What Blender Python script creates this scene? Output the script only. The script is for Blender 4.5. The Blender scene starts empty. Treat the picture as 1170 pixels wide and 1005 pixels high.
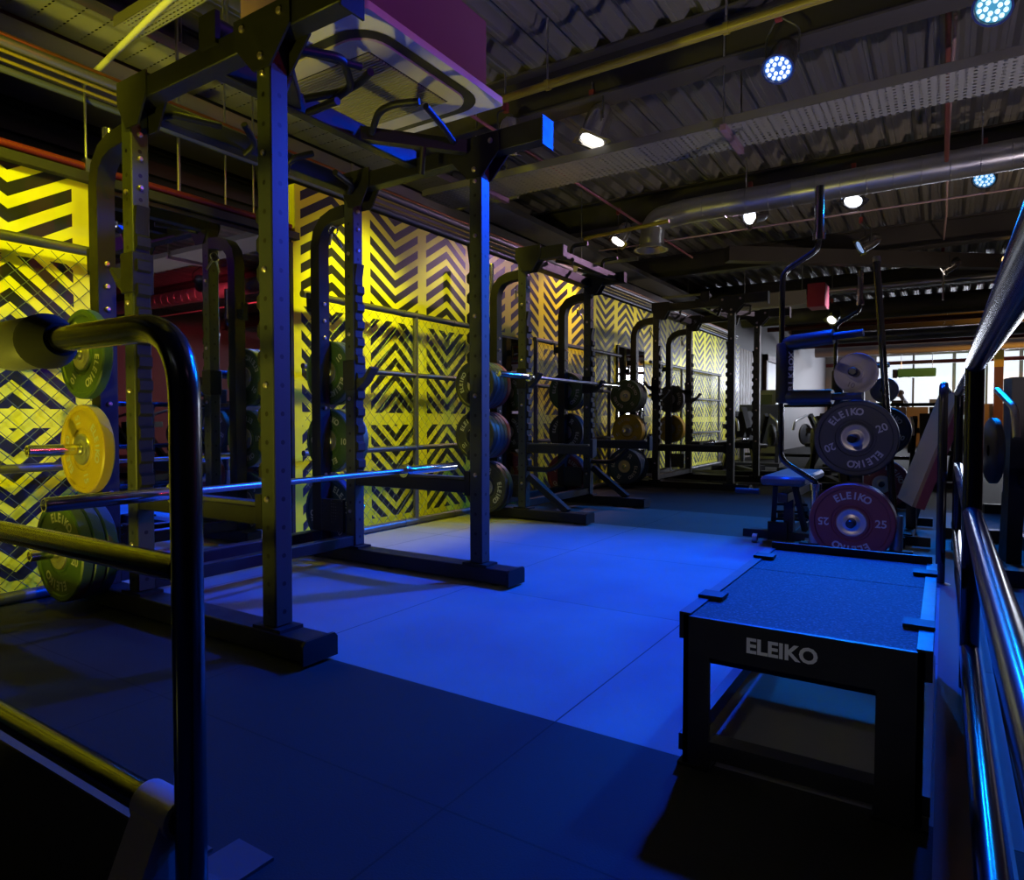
import bpy, math, random
from mathutils import Vector, Matrix
random.seed(7)
PI = math.pi
S = bpy.context.scene
C = S.collection

# ------------------------------------------------------------------ camera, world, exposure
cam_data = bpy.data.cameras.new('camera')
cam_data.sensor_fit = 'HORIZONTAL'
cam_data.sensor_width = 36.0
cam_data.lens = 36.0 * 765.0 / 1170.0
cam_data.clip_start = 0.05
cam = bpy.data.objects.new('camera', cam_data)
C.objects.link(cam)
cam.location = (0, 0, 0.83)
cam.rotation_euler = (PI / 2 - 0.0305, 0, 0.5731)
S.camera = cam

S.view_settings.view_transform = 'Standard'
S.view_settings.look = 'None'
S.view_settings.exposure = 0.0
S.view_settings.gamma = 1.0
S.view_settings.use_curve_mapping = False
S.cycles.use_denoising = True
S.cycles.max_bounces = 8
S.cycles.sample_clamp_indirect = 4.0

world = bpy.data.worlds.new('world')
S.world = world
world.use_nodes = True
bg = world.node_tree.nodes['Background']
bg.inputs[0].default_value = (0.20, 0.22, 0.5, 1)
bg.inputs[1].default_value = 0.004

# ------------------------------------------------------------------ materials
MATS = {}


def mat(name, col, rough=0.5, metal=0.0, emit=None, estr=1.0, spec=0.5, bump=None, coat=0.0, var=0.0, vscale=8.0, bscale=120.0):
    if name in MATS:
        return MATS[name]
    m = bpy.data.materials.new(name)
    m.use_nodes = True
    nt = m.node_tree
    b = nt.nodes['Principled BSDF']
    b.inputs['Base Color'].default_value = (*col, 1)
    b.inputs['Roughness'].default_value = rough
    b.inputs['Metallic'].default_value = metal
    b.inputs['Specular IOR Level'].default_value = spec
    b.inputs['Coat Weight'].default_value = coat
    if emit:
        b.inputs['Emission Color'].default_value = (*emit, 1)
        b.inputs['Emission Strength'].default_value = estr
    if var or bump:
        tc = nt.nodes.new('ShaderNodeTexCoord')
        nz = nt.nodes.new('ShaderNodeTexNoise')
        nz.inputs['Scale'].default_value = vscale
        nz.inputs['Detail'].default_value = 5
        nt.links.new(tc.outputs['Object'], nz.inputs['Vector'])
        if var:
            mr = nt.nodes.new('ShaderNodeMapRange')
            mr.inputs[3].default_value = 1 - var
            mr.inputs[4].default_value = 1 + var
            nt.links.new(nz.outputs['Fac'], mr.inputs[0])
            hs = nt.nodes.new('ShaderNodeHueSaturation')
            hs.inputs['Color'].default_value = (*col, 1)
            nt.links.new(mr.outputs[0], hs.inputs['Value'])
            nt.links.new(hs.outputs[0], b.inputs['Base Color'])
            mr2 = nt.nodes.new('ShaderNodeMapRange')
            mr2.inputs[3].default_value = max(0.02, rough - 0.12)
            mr2.inputs[4].default_value = min(1, rough + 0.12)
            nt.links.new(nz.outputs['Fac'], mr2.inputs[0])
            nt.links.new(mr2.outputs[0], b.inputs['Roughness'])
        if bump:
            n2 = nt.nodes.new('ShaderNodeTexNoise')
            n2.inputs['Scale'].default_value = bscale
            nt.links.new(tc.outputs['Object'], n2.inputs['Vector'])
            bp = nt.nodes.new('ShaderNodeBump')
            bp.inputs['Strength'].default_value = bump
            bp.inputs['Distance'].default_value = 0.004
            nt.links.new(n2.outputs['Fac'], bp.inputs['Height'])
            nt.links.new(bp.outputs[0], b.inputs['Normal'])
    MATS[name] = m
    return m


class NG:
    """tiny wrapper for math-node chains"""

    def __init__(self, m):
        self.nt = m.node_tree

    def n(self, t):
        return self.nt.nodes.new(t)

    def m(self, op, a, b=None):
        k = self.n('ShaderNodeMath')
        k.operation = op
        for i, v in enumerate((a, b)):
            if v is None:
                continue
            if isinstance(v, (int, float)):
                k.inputs[i].default_value = v
            else:
                self.nt.links.new(v, k.inputs[i])
        return k.outputs[0]


def mural_material():
    m = bpy.data.materials.new('chevron_mural')
    m.use_nodes = True
    g = NG(m)
    nt = m.node_tree
    b = nt.nodes['Principled BSDF']
    tc = g.n('ShaderNodeTexCoord')
    sp = g.n('ShaderNodeSeparateXYZ')
    nt.links.new(tc.outputs['Object'], sp.inputs[0])
    y, z = sp.outputs[1], sp.outputs[2]
    t = g.m('DIVIDE', g.m('SUBTRACT', y, 1.343), 0.6405)
    n = g.m('ROUND', t)
    u = g.m('ABSOLUTE', g.m('MULTIPLY', g.m('SUBTRACT', t, n), 0.6405))
    par = g.m('MODULO', g.m('ADD', n, 20.0), 2.0)          # 0 even column, 1 odd
    sgn0 = g.m('SUBTRACT', g.m('MULTIPLY', par, 2.0), 1.0)   # -1 even (V), +1 odd
    up = g.m('GREATER_THAN', z, 1.63)
    mid = g.m('MULTIPLY', g.m('GREATER_THAN', z, 0.835), g.m('LESS_THAN', z, 1.63))
    row = g.m('SUBTRACT', 1.0, g.m('MULTIPLY', mid, 2.0))      # -1 in the middle row
    slope = g.m('ADD', 0.86, g.m('MULTIPLY', up, -0.24))
    k = g.m('MULTIPLY', g.m('MULTIPLY', sgn0, row), slope)
    s = g.m('ADD', z, g.m('MULTIPLY', u, k))
    f = g.m('FRACT', g.m('DIVIDE', g.m('ADD', s, 5 * 0.119 - 0.005), 0.119))
    dark = g.m('GREATER_THAN', f, 0.47)
    dark = g.m('MULTIPLY', dark, g.m('LESS_THAN', u, 0.268))
    # plain bands between the rows
    for c0, hw in ((0.835, 0.045), (1.63, 0.045), (0.04, 0.044)):
        dark = g.m('MULTIPLY', dark, g.m('GREATER_THAN', g.m('ABSOLUTE', g.m('SUBTRACT', z, c0)), hw))
    mx = g.n('ShaderNodeMix')
    mx.data_type = 'RGBA'
    nt.links.new(dark, mx.inputs[0])
    mx.inputs[6].default_value = (0.74, 0.70, 0.022, 1)
    mx.inputs[7].default_value = (0.017, 0.017, 0.026, 1)
    nt.links.new(mx.outputs[2], b.inputs['Base Color'])
    b.inputs['Roughness'].default_value = 0.36
    b.inputs['Specular IOR Level'].default_value = 0.4
    return m


def perforated(name, col, pa, pc, ra, rc, rough=0.45, axes=(0, 1), metal=0.6):
    """sheet with rows of holes: pitches pa, pc and hole half-sizes ra, rc (metres) along two object axes"""
    m = bpy.data.materials.new(name)
    m.use_nodes = True
    g = NG(m)
    nt = m.node_tree
    b = nt.nodes['Principled BSDF']
    b.inputs['Base Color'].default_value = (*col, 1)
    b.inputs['Roughness'].default_value = rough
    b.inputs['Metallic'].default_value = metal
    tc = g.n('ShaderNodeTexCoord')
    sp = g.n('ShaderNodeSeparateXYZ')
    nt.links.new(tc.outputs['Object'], sp.inputs[0])
    a = g.m('MULTIPLY', g.m('SUBTRACT', g.m('FRACT', g.m('DIVIDE', sp.outputs[axes[0]], pa)), 0.5), pa / ra)
    c = g.m('MULTIPLY', g.m('SUBTRACT', g.m('FRACT', g.m('DIVIDE', sp.outputs[axes[1]], pc)), 0.5), pc / rc)
    d = g.m('ADD', g.m('MULTIPLY', a, a), g.m('MULTIPLY', c, c))
    nt.links.new(g.m('GREATER_THAN', d, 1.0), b.inputs['Alpha'])
    return m


def floor_material():
    m = bpy.data.materials.new('rubber_tile_floor')
    m.use_nodes = True
    g = NG(m)
    nt = m.node_tree
    b = nt.nodes['Principled BSDF']
    tc = g.n('ShaderNodeTexCoord')
    sp = g.n('ShaderNodeSeparateXYZ')
    nt.links.new(tc.outputs['Object'], sp.inputs[0])
    x, y = sp.outputs[0], sp.outputs[1]
    # tile joints
    jy = g.m('ABSOLUTE', g.m('SUBTRACT', g.m('FRACT', g.m('DIVIDE', g.m('SUBTRACT', y, 1.59), 1.085)), 0.5))
    jx = g.m('ABSOLUTE', g.m('SUBTRACT', g.m('FRACT', g.m('DIVIDE', g.m('SUBTRACT', x, -0.885), 1.085)), 0.5))
    j = g.m('MAXIMUM', jx, jy)
    joint = g.m('GREATER_THAN', j, 0.4975)
    fr = g.m('ABSOLUTE', g.m('SUBTRACT', y, 1.10))
    joint = g.m('MAXIMUM', joint, g.m('LESS_THAN', fr, 0.0028))
    # lighter tone over rows 1.59 .. 5.93
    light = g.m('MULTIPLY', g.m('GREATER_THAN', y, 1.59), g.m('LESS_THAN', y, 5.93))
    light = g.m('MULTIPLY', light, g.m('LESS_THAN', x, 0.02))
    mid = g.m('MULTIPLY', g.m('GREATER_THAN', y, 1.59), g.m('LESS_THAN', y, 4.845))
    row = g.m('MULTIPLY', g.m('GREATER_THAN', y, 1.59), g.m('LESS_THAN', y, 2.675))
    nz = g.n('ShaderNodeTexNoise')
    nz.inputs['Scale'].default_value = 2.2
    nz.inputs['Detail'].default_value = 7
    nt.links.new(tc.outputs['Object'], nz.inputs['Vector'])
    sk = g.n('ShaderNodeTexNoise')
    sk.inputs['Scale'].default_value = 240
    nt.links.new(tc.outputs['Object'], sk.inputs['Vector'])
    speck = g.m('MULTIPLY', g.m('GREATER_THAN', sk.outputs[0], 0.74), 0.25)
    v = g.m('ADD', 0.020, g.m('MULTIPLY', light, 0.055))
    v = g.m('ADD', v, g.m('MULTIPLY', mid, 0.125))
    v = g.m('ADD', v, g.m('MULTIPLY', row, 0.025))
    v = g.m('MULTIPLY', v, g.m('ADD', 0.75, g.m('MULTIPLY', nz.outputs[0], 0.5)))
    v = g.m('MULTIPLY', v, g.m('SUBTRACT', 1.0, g.m('MULTIPLY', joint, 0.75)))
    v = g.m('ADD', v, g.m('MULTIPLY', speck, g.m('MULTIPLY', v, 2.0)))
    cb = g.n('ShaderNodeCombineColor')
    for i in range(3):
        nt.links.new(v, cb.inputs[i])
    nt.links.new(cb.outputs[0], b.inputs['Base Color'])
    b.inputs['Roughness'].default_value = 0.75
    b.inputs['Specular IOR Level'].default_value = 0.25
    bp = g.n('ShaderNodeBump')
    bp.inputs['Strength'].default_value = 0.25
    bp.inputs['Distance'].default_value = 0.003
    nt.links.new(sk.outputs[0], bp.inputs['Height'])
    nt.links.new(bp.outputs[0], b.inputs['Normal'])
    return m


RACK = mat('rack_black_paint', (0.010, 0.010, 0.011), 0.48, spec=0.35, var=0.25, vscale=14)
def upright_material():
    m = mat('rack_upright_paint', (0.036, 0.040, 0.034), 0.48, spec=0.35).copy()
    m.name = 'rack_upright_paint'
    g = NG(m)
    nt = m.node_tree
    b = nt.nodes['Principled BSDF']
    tc = g.n('ShaderNodeTexCoord')
    sp = g.n('ShaderNodeSeparateXYZ')
    nt.links.new(tc.outputs['Generated'], sp.inputs[0])
    so = g.n('ShaderNodeSeparateXYZ')
    nt.links.new(tc.outputs['Object'], so.inputs[0])
    c = g.m('MINIMUM', g.m('ABSOLUTE', g.m('SUBTRACT', sp.outputs[0], 0.5)), g.m('ABSOLUTE', g.m('SUBTRACT', sp.outputs[1], 0.5)))
    c = g.m('MULTIPLY', c, 0.075)
    zf = g.m('MULTIPLY', g.m('SUBTRACT', g.m('FRACT', g.m('DIVIDE', so.outputs[2], 0.10)), 0.5), 0.10)
    d = g.m('SQRT', g.m('ADD', g.m('MULTIPLY', c, c), g.m('MULTIPLY', zf, zf)))
    mx = g.n('ShaderNodeMix')
    mx.data_type = 'RGBA'
    nt.links.new(g.m('LESS_THAN', d, 0.0085), mx.inputs[0])
    mx.inputs[6].default_value = (0.036, 0.040, 0.034, 1)
    mx.inputs[7].default_value = (0.002, 0.002, 0.002, 1)
    nt.links.new(mx.outputs[2], b.inputs['Base Color'])
    return m


RACKU = upright_material()
RACK2 = mat('rack_plate_steel', (0.012, 0.012, 0.013), 0.58, spec=0.25, var=0.25, vscale=20)
CHROME = mat('chrome_steel', (0.72, 0.72, 0.74), 0.13, 1.0)
SATIN = mat('satin_steel', (0.50, 0.50, 0.52), 0.28, 1.0)
BLACKCH = mat('black_glossy_tube', (0.055, 0.055, 0.06), 0.16, 0.85)
RAILM = mat('dark_chrome_rail', (0.13, 0.13, 0.135), 0.20, 1.0)
BOLT = mat('bolt_zinc', (0.55, 0.45, 0.45), 0.35, 0.9)
RUBBER = mat('black_rubber', (0.012, 0.012, 0.013), 0.6, bump=0.2)
PLASTIC = mat('black_plastic', (0.015, 0.015, 0.017), 0.45)
FENCE = mat('galvanised_fence_pipe', (0.15, 0.15, 0.17), 0.38, 0.7)
WIRE = mat('fence_wire', (0.10, 0.13, 0.11), 0.45, 0.6)
WHITE = mat('white_plastic', (0.78, 0.74, 0.74), 0.45)
LETTER = mat('white_lettering', (0.62, 0.62, 0.62), 0.6)
LETTERD = mat('worn_lettering', (0.36, 0.36, 0.37), 0.6)
GALV = mat('galvanised_duct', (0.45, 0.45, 0.46), 0.33, 0.85, var=0.15, vscale=6)
BEAM = mat('painted_beam_steel', (0.06, 0.055, 0.058), 0.55, 0.2, var=0.2, vscale=4)
DECK = mat('corrugated_deck_steel', (0.32, 0.31, 0.31), 0.36, 0.6)
DARKW = mat('dark_wall_paint', (0.018, 0.017, 0.019), 0.7)
GREYW = mat('grey_paint', (0.20, 0.19, 0.20), 0.6)
REDPIPE = mat('red_sprinkler_pipe', (0.15, 0.014, 0.012), 0.42)
MIRROR = mat('mirror_glass', (0.80, 0.80, 0.82), 0.015, 1.0)
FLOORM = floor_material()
MURAL = mural_material()
TRAYM = perforated('perforated_cable_tray', (0.26, 0.25, 0.23), 0.045, 0.045, 0.012, 0.010, 0.45, metal=0.2)
TRAYN = perforated('narrow_perforated_tray', (0.46, 0.46, 0.42), 0.034, 0.022, 0.011, 0.005, 0.45, metal=0.2)
TRAYS = perforated('slotted_cable_tray', (0.46, 0.46, 0.42), 0.042, 0.125, 0.014, 0.006, 0.5, metal=0.2)
GRILLEM = mat('air_grille', (0.32, 0.29, 0.24), 0.5)
COL = {
    'green': mat('green_bumper_rubber', (0.030, 0.066, 0.028), 0.5, bump=0.15),
    'gold': mat('yellow_bumper_rubber', (0.36, 0.25, 0.012), 0.45, bump=0.15),
    'blue': mat('blue_bumper_rubber', (0.02, 0.055, 0.11), 0.45, bump=0.15),
    'red': mat('red_bumper_rubber', (0.13, 0.016, 0.022), 0.45, bump=0.15),
    'black': mat('black_bumper_rubber', (0.020, 0.022, 0.027), 0.48, bump=0.15),
    'iron': mat('grey_iron_plate', (0.22, 0.20, 0.20), 0.5, 0.3, var=0.15),
}


# ------------------------------------------------------------------ mesh builder
class MB:
    def __init__(self):
        self.v, self.f, self.s = [], [], []

    def add(self, vs, fs, smooth=False):
        o = len(self.v)
        self.v += [tuple(p) for p in vs]
        self.f += [tuple(i + o for i in f) for f in fs]
        self.s += [smooth] * len(fs)
        return self

    def box(self, x0, x1, y0, y1, z0, z1, bev=0.0):
        if bev <= 0:
            vs = [(x, y, z) for x in (x0, x1) for y in (y0, y1) for z in (z0, z1)]
            return self.add(vs, [(0, 1, 3, 2), (4, 6, 7, 5), (0, 4, 5, 1), (2, 3, 7, 6), (0, 2, 6, 4), (1, 5, 7, 3)])
        # box with its 12 edges cut at 45 degrees
        b = min(bev, (x1 - x0) / 2.01, (y1 - y0) / 2.01, (z1 - z0) / 2.01)
        vs, idx = [], {}
        for i, x in enumerate((x0, x1)):
            for j, y in enumerate((y0, y1)):
                for k, z in enumerate((z0, z1)):
                    sx, sy, sz = (b, -b)[i], (b, -b)[j], (b, -b)[k]
                    for a, p in enumerate(((x, y + sy, z + sz), (x + sx, y, z + sz), (x + sx, y + sy, z))):
                        idx[i, j, k, a] = len(vs)
                        vs.append(p)
        fs = []
        q = ((0, 0), (1, 0), (1, 1), (0, 1))
        for i in (0, 1):
            F = [idx[i, j, k, 0] for j, k in q]
            fs.append(F if i else F[::-1])
            F = [idx[j, i, k, 1] for j, k in q]
            fs.append(F[::-1] if i else F)
            F = [idx[j, k, i, 2] for j, k in q]
            fs.append(F if i else F[::-1])
        for j in (0, 1):
            for k in (0, 1):
                fs.append([idx[0, j, k, 1], idx[1, j, k, 1], idx[1, j, k, 2], idx[0, j, k, 2]])
                fs.append([idx[j, 0, k, 0], idx[j, 1, k, 0], idx[j, 1, k, 2], idx[j, 0, k, 2]])
                fs.append([idx[j, k, 0, 0], idx[j, k, 1, 0], idx[j, k, 1, 1], idx[j, k, 0, 1]])
        for i in (0, 1):
            for j in (0, 1):
                for k in (0, 1):
                    fs.append([idx[i, j, k, a] for a in range(3)])
        return self.add(vs, fs)

    def tube(self, pts, r, n=12, caps=True, bend=0.0, seg=5, closed=False):
        pts = [Vector(p) for p in pts]
        if bend > 0 and len(pts) > 2:
            out = [pts[0]]
            for a, b, c in zip(pts, pts[1:], pts[2:]):
                d = min(bend, (a - b).length * 0.48, (c - b).length * 0.48)
                p, q = b + (a - b).normalized() * d, b + (c - b).normalized() * d
                for i in range(seg + 1):
                    t = i / seg
                    out.append(p * (1 - t) ** 2 + b * 2 * t * (1 - t) + q * t * t)
            out.append(pts[-1])
            pts = out
        rs = r if isinstance(r, (list, tuple)) else [r] * len(pts)
        rings, N = [], len(pts)
        tan = []
        for i in range(N):
            if closed:
                d = pts[(i + 1) % N] - pts[i - 1]
            else:
                d = pts[min(i + 1, N - 1)] - pts[max(i - 1, 0)]
            tan.append(d.normalized())
        ref = Vector((0, 0, 1)) if abs(tan[0].z) < 0.9 else Vector((1, 0, 0))
        u = tan[0].cross(ref).normalized()
        for i in range(N):
            u = (u - tan[i] * u.dot(tan[i])).normalized()
            w = tan[i].cross(u)
            rings.append([pts[i] + (u * math.cos(2 * PI * k / n) + w * math.sin(2 * PI * k / n)) * rs[i] for k in range(n)])
        vs = [p for R in rings for p in R]
        fs = []
        for i in range(N if closed else N - 1):
            j = (i + 1) % N
            for k in range(n):
                fs.append((i * n + k, i * n + (k + 1) % n, j * n + (k + 1) % n, j * n + k))
        self.add(vs, fs, n > 6)
        if caps and not closed:
            self.add(rings[0], [tuple(range(n))[::-1]])
            self.add(rings[-1], [tuple(range(n))])
        return self

    def cyl(self, a, b, r, n=16, caps=True):
        return self.tube([a, b], r, n, caps)

    def lathe(self, prof, o=(0, 0, 0), axis=(0, 0, 1), n=40, close=False, sharp=True):
        """profile of (radius, height) revolved about axis through o"""
        o, ax = Vector(o), Vector(axis).normalized()
        ref = Vector((1, 0, 0)) if abs(ax.x) < 0.9 else Vector((0, 0, 1))
        u = ax.cross(ref).normalized()
        w = ax.cross(u)
        ring = lambda r, h: [o + ax * h + (u * math.cos(2 * PI * k / n) + w * math.sin(2 * PI * k / n)) * r for k in range(n)]
        P = list(prof)
        if close:
            P.append(P[0])
        for (r0, h0), (r1, h1) in zip(P, P[1:]):
            if r0 < 1e-6 and r1 < 1e-6:
                continue
            A, B = ring(r0, h0), ring(r1, h1)
            self.add(A + B, [(k, (k + 1) % n, n + (k + 1) % n, n + k) for k in range(n)], abs(h1 - h0) > 1e-6)
        return self

    def prism(self, poly, axis, lo, hi):
        """polygon in the two other axes (in xyz order) extruded along axis"""
        def p(a, b, t):
            return {'x': (t, a, b), 'y': (a, t, b), 'z': (a, b, t)}[axis]
        n = len(poly)
        vs = [p(a, b, lo) for a, b in poly] + [p(a, b, hi) for a, b in poly]
        fs = [tuple(range(n))[::-1], tuple(range(n, 2 * n))] + [(i, (i + 1) % n, n + (i + 1) % n, n + i) for i in range(n)]
        return self.add(vs, fs)

    def sphere(self, c, r, n=12, m=8, sc=(1, 1, 1)):
        c = Vector(c)
        vs, fs = [], []
        for i in range(m + 1):
            th = PI * i / m
            for k in range(n):
                ph = 2 * PI * k / n
                vs.append(c + Vector((math.sin(th) * math.cos(ph) * r * sc[0], math.sin(th) * math.sin(ph) * r * sc[1], math.cos(th) * r * sc[2])))
        for i in range(m):
            for k in range(n):
                fs.append((i * n + k, (i + 1) * n + k, (i + 1) * n + (k + 1) % n, i * n + (k + 1) % n))
        return self.add(vs, fs, True)

    def beam(self, a, b, w, h, up=(0, 0, 1)):
        """rectangular bar between two points"""
        a, b = Vector(a), Vector(b)
        d = (b - a).normalized()
        s = d.cross(Vector(up)).normalized()
        t = s.cross(d)
        vs = []
        for p in (a, b):
            for i, j in ((-1, -1), (1, -1), (1, 1), (-1, 1)):
                vs.append(p + s * (i * w / 2) + t * (j * h / 2))
        return self.add(vs, [(3, 2, 1, 0), (4, 5, 6, 7), (0, 1, 5, 4), (1, 2, 6, 5), (2, 3, 7, 6), (3, 0, 4, 7)])

    def mesh(self, name, m):
        import bmesh
        me = bpy.data.meshes.new(name)
        me.from_pydata(self.v, [], self.f)
        me.polygons.foreach_set('use_smooth', self.s)
        bm = bmesh.new()
        bm.from_mesh(me)
        bmesh.ops.remove_doubles(bm, verts=bm.verts, dist=1e-5)
        bmesh.ops.recalc_face_normals(bm, faces=bm.faces)
        bm.to_mesh(me)
        bm.free()
        me.set_sharp_from_angle(angle=math.radians(40))
        me.materials.append(m)
        return me

    def build(self, name, m, parent=None, label=None):
        o = bpy.data.objects.new(name, self.mesh(name, m))
        C.objects.link(o)
        if parent:
            o.parent = parent
        if label:
            o['label'] = label
        return o


def tag(o, label, cat, group=None, kind=None):
    o['label'] = label
    o['category'] = cat
    if group:
        o['group'] = group
    if kind:
        o['kind'] = kind
    return o


def thing(name, label, cat, loc=(0, 0, 0), rot=(0, 0, 0), group=None):
    o = bpy.data.objects.new(name, None)
    o.empty_display_size = 0.1
    C.objects.link(o)
    o.location = loc
    o.rotation_euler = rot
    return tag(o, label, cat, group)


def struct(o):
    o['kind'] = 'structure'
    return o


def copy_tree(o, parent=None):
    c = o.copy()
    C.objects.link(c)
    c.parent = parent
    for ch in list(o.children):
        copy_tree(ch, c)
    return c


_fonts = {}


def text_polys(txt, size=1.0, offset=0.012, extrude=0.0):
    """returns (verts, faces) of a text, centred, in the xy plane"""
    key = (txt, offset)
    if key not in _fonts:
        cu = bpy.data.curves.new('t', 'FONT')
        cu.body = txt
        cu.align_x = 'CENTER'
        cu.align_y = 'CENTER'
        cu.offset = offset
        cu.resolution_u = 3
        ob = bpy.data.objects.new('t', cu)
        C.objects.link(ob)
        dg = bpy.context.evaluated_depsgraph_get()
        dg.update()
        me = bpy.data.meshes.new_from_object(ob.evaluated_get(dg))
        _fonts[key] = ([tuple(v.co) for v in me.vertices], [tuple(p.vertices) for p in me.polygons])
        bpy.data.objects.remove(ob)
        bpy.data.curves.remove(cu)
        bpy.data.meshes.remove(me)
    return _fonts[key]


def add_text(mb, txt, M, sx=1.0, sy=1.0, offset=0.02):
    vs, fs = text_polys(txt, offset=offset)
    mb.add([M @ Vector((x * sx, y * sy, 0)) for x, y, z in vs], fs)


# ------------------------------------------------------------------ setting
def setting():
    # platform floor
    f = MB()
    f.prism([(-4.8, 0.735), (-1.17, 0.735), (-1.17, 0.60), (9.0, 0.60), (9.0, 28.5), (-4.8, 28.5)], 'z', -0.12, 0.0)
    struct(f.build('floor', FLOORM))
    # lower landing in front of the platform
    struct(MB().box(-4.8, 9.0, -4.0, 0.60, -0.62, -0.55).build('floor_landing', mat('landing_floor', (0.02, 0.02, 0.02), 0.7)))
    struct(MB().prism([(-3.6, 0.72), (-1.185, 0.72), (-1.185, 0.585), (9.0, 0.585), (9.0, 0.60), (-1.17, 0.60), (-1.17, 0.735), (-3.6, 0.735)], 'z', -0.55, -0.005).build('trim_1', mat('dark_riser', (0.015, 0.014, 0.012), 0.6)))
    struct(MB().box(-3.60, -1.17, 0.715, 0.75, 0.0, 0.006).build('trim_2', mat('edge_strip_metal', (0.10, 0.075, 0.06), 0.55)))
    # worn floor strip along the right railing
    struct(MB().box(-0.005, 0.125, 0.62, 7.0, 0.0, 0.012).build('trim_3', mat('worn_edge_board', (0.12, 0.055, 0.04), 0.6, var=0.5, vscale=12)))
    # mural partition, two heights
    w = MB()
    w.box(-3.68, -3.60, -0.6, 2.95, 0, 2.0)
    w.box(-3.68, -3.60, 2.95, 14.3, 0, 2.375)
    struct(w.build('wall_left', MURAL))
    w = MB()
    w.box(-4.9, -4.75, -4, 28.5, -0.6, 3.7)
    struct(w.build('wall_left_upper', DARKW))
    # louvre boards in the dark gap above the low mural
    lv = MB()
    for i in range(7):
        lv.box(-4.74, -4.70, -0.6, 3.6, 1.75 + i * 0.16, 1.84 + i * 0.16)
    struct(lv.build('trim_4', mat('dark_louvre_board', (0.03, 0.027, 0.032), 0.6)))
    struct(MB().box(-3.69, -3.55, -0.6, 2.95, 2.0, 2.045).build('trim_5', DARKW))
    struct(MB().box(-4.80, -3.69, 14.28, 28.4, 0, 3.4).build('wall_left_far', GREYW))
    # timber panel and pale door past the end of the mural
    tp = MB()
    for i in range(9):
        tp.box(-3.72, -3.66, 14.4 + i * 0.235, 14.61 + i * 0.235, 0, 2.35)
    struct(tp.build('trim_6', mat('timber_cladding', (0.24, 0.12, 0.03), 0.5, var=0.2)))
    d = MB().box(-3.74, -3.66, 17.0, 18.9, 0, 2.25)
    dr = struct(d.build('door_1', mat('pale_door', (0.62, 0.62, 0.70), 0.4)))
    MB().box(-3.66, -3.63, 17.15, 17.25, 0.95, 1.1).build('door_handle', SATIN, dr)
    fr = MB()
    for y in (16.85, 18.9):
        fr.box(-3.74, -3.60, y, y + 0.15, 0, 2.4)
    fr.box(-3.74, -3.60, 16.85, 19.05, 2.25, 2.4)
    fr.build('door_frame', mat('dark_red_frame', (0.16, 0.05, 0.06), 0.5), dr)
    # back wall with a row of windows
    bw = MB()
    bw.box(-4.8, 9, 27.0, 27.2, 0, 0.85)
    bw.box(-4.8, 9, 27.0, 27.2, 3.05, 3.7)
    xs = [-4.8, -2.1, -2.0, 0.75, 0.85, 1.7, 1.8, 4.2, 4.4, 8.8]
    bw.box(-4.8, -2.05, 27.0, 27.2, 0.85, 3.05)
    for x in (0.25, 2.05, 4.2, 6.6):
        bw.box(x - 0.05, x + 0.05, 27.0, 27.2, 0.85, 3.05)
    struct(bw.build('wall_back', mat('back_wall_paint', (0.42, 0.38, 0.37), 0.6)))
    GL = mat('bright_window_glass', (0.8, 0.85, 0.9), 0.2, emit=(0.80, 0.88, 1.0), estr=0.92)
    for i, (a, b) in enumerate(((-2.05, 0.20), (0.30, 2.0), (2.10, 4.15), (4.25, 6.55))):
        win = struct(MB().box(a, b, 27.08, 27.12, 0.85, 3.05).build('window_%d' % (i + 1), GL))
        m = MB()
        m.box((a + b) / 2 - 0.03, (a + b) / 2 + 0.03, 27.02, 27.08, 0.85, 3.05)
        m.build('window_frame', GREYW, win)
    struct(MB().box(9.0, 9.2, -4, 28.5, -0.6, 3.7).build('wall_right', mat('right_wall_paint', (0.20, 0.13, 0.13), 0.6)))
    struct(MB().box(-4.9, 9.2, -4.2, -4.0, -0.6, 3.7).build('wall_front', DARKW))
    # corrugated deck: trapezoid profile running along y
    prof = []
    x = -5.0
    while x < 9.3:
        for dx, z in ((0, 3.56), (0.012, 3.548), (0.045, 3.548), (0.052, 3.555), (0.060, 3.548), (0.095, 3.548), (0.107, 3.56), (0.130, 3.62), (0.160, 3.62), (0.166, 3.612), (0.172, 3.62), (0.202, 3.62)):
            prof.append((x + dx, z))
        x += 0.225
    vs, fs = [], []
    ys = [-4.0, 28.4]
    for y in ys:
        vs += [(a, y, z) for a, z in prof]
    n = len(prof)
    fs = [(i, i + 1, n + i + 1, n + i) for i in range(n - 1)]
    m = MB().add(vs, fs)
    o = m.build('ceiling', DECK)
    struct(o)
    struct(MB().box(-5, 9.3, -4.2, 28.5, 3.68, 3.75).build('ceiling_slab', DARKW))
    # roof beams (I section) along x
    for i in range(9):
        y = 1.47 + 3.15 * i
        b = MB()
        b.box(-4.75, 9.0, y - 0.10, y + 0.10, 3.20, 3.216)
        b.box(-4.75, 9.0, y - 0.006, y + 0.006, 3.216, 3.53)
        b.box(-4.75, 9.0, y - 0.10, y + 0.10, 3.53, 3.547)
        struct(b.build('ceiling_beam', BEAM))
    # slanting ceiling brace
    b = MB().beam((-2.55, 9.4, 3.10), (2.6, 13.6, 3.10), 0.16, 0.20)
    struct(b.build('ceiling_brace', BEAM))


setting()


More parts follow.
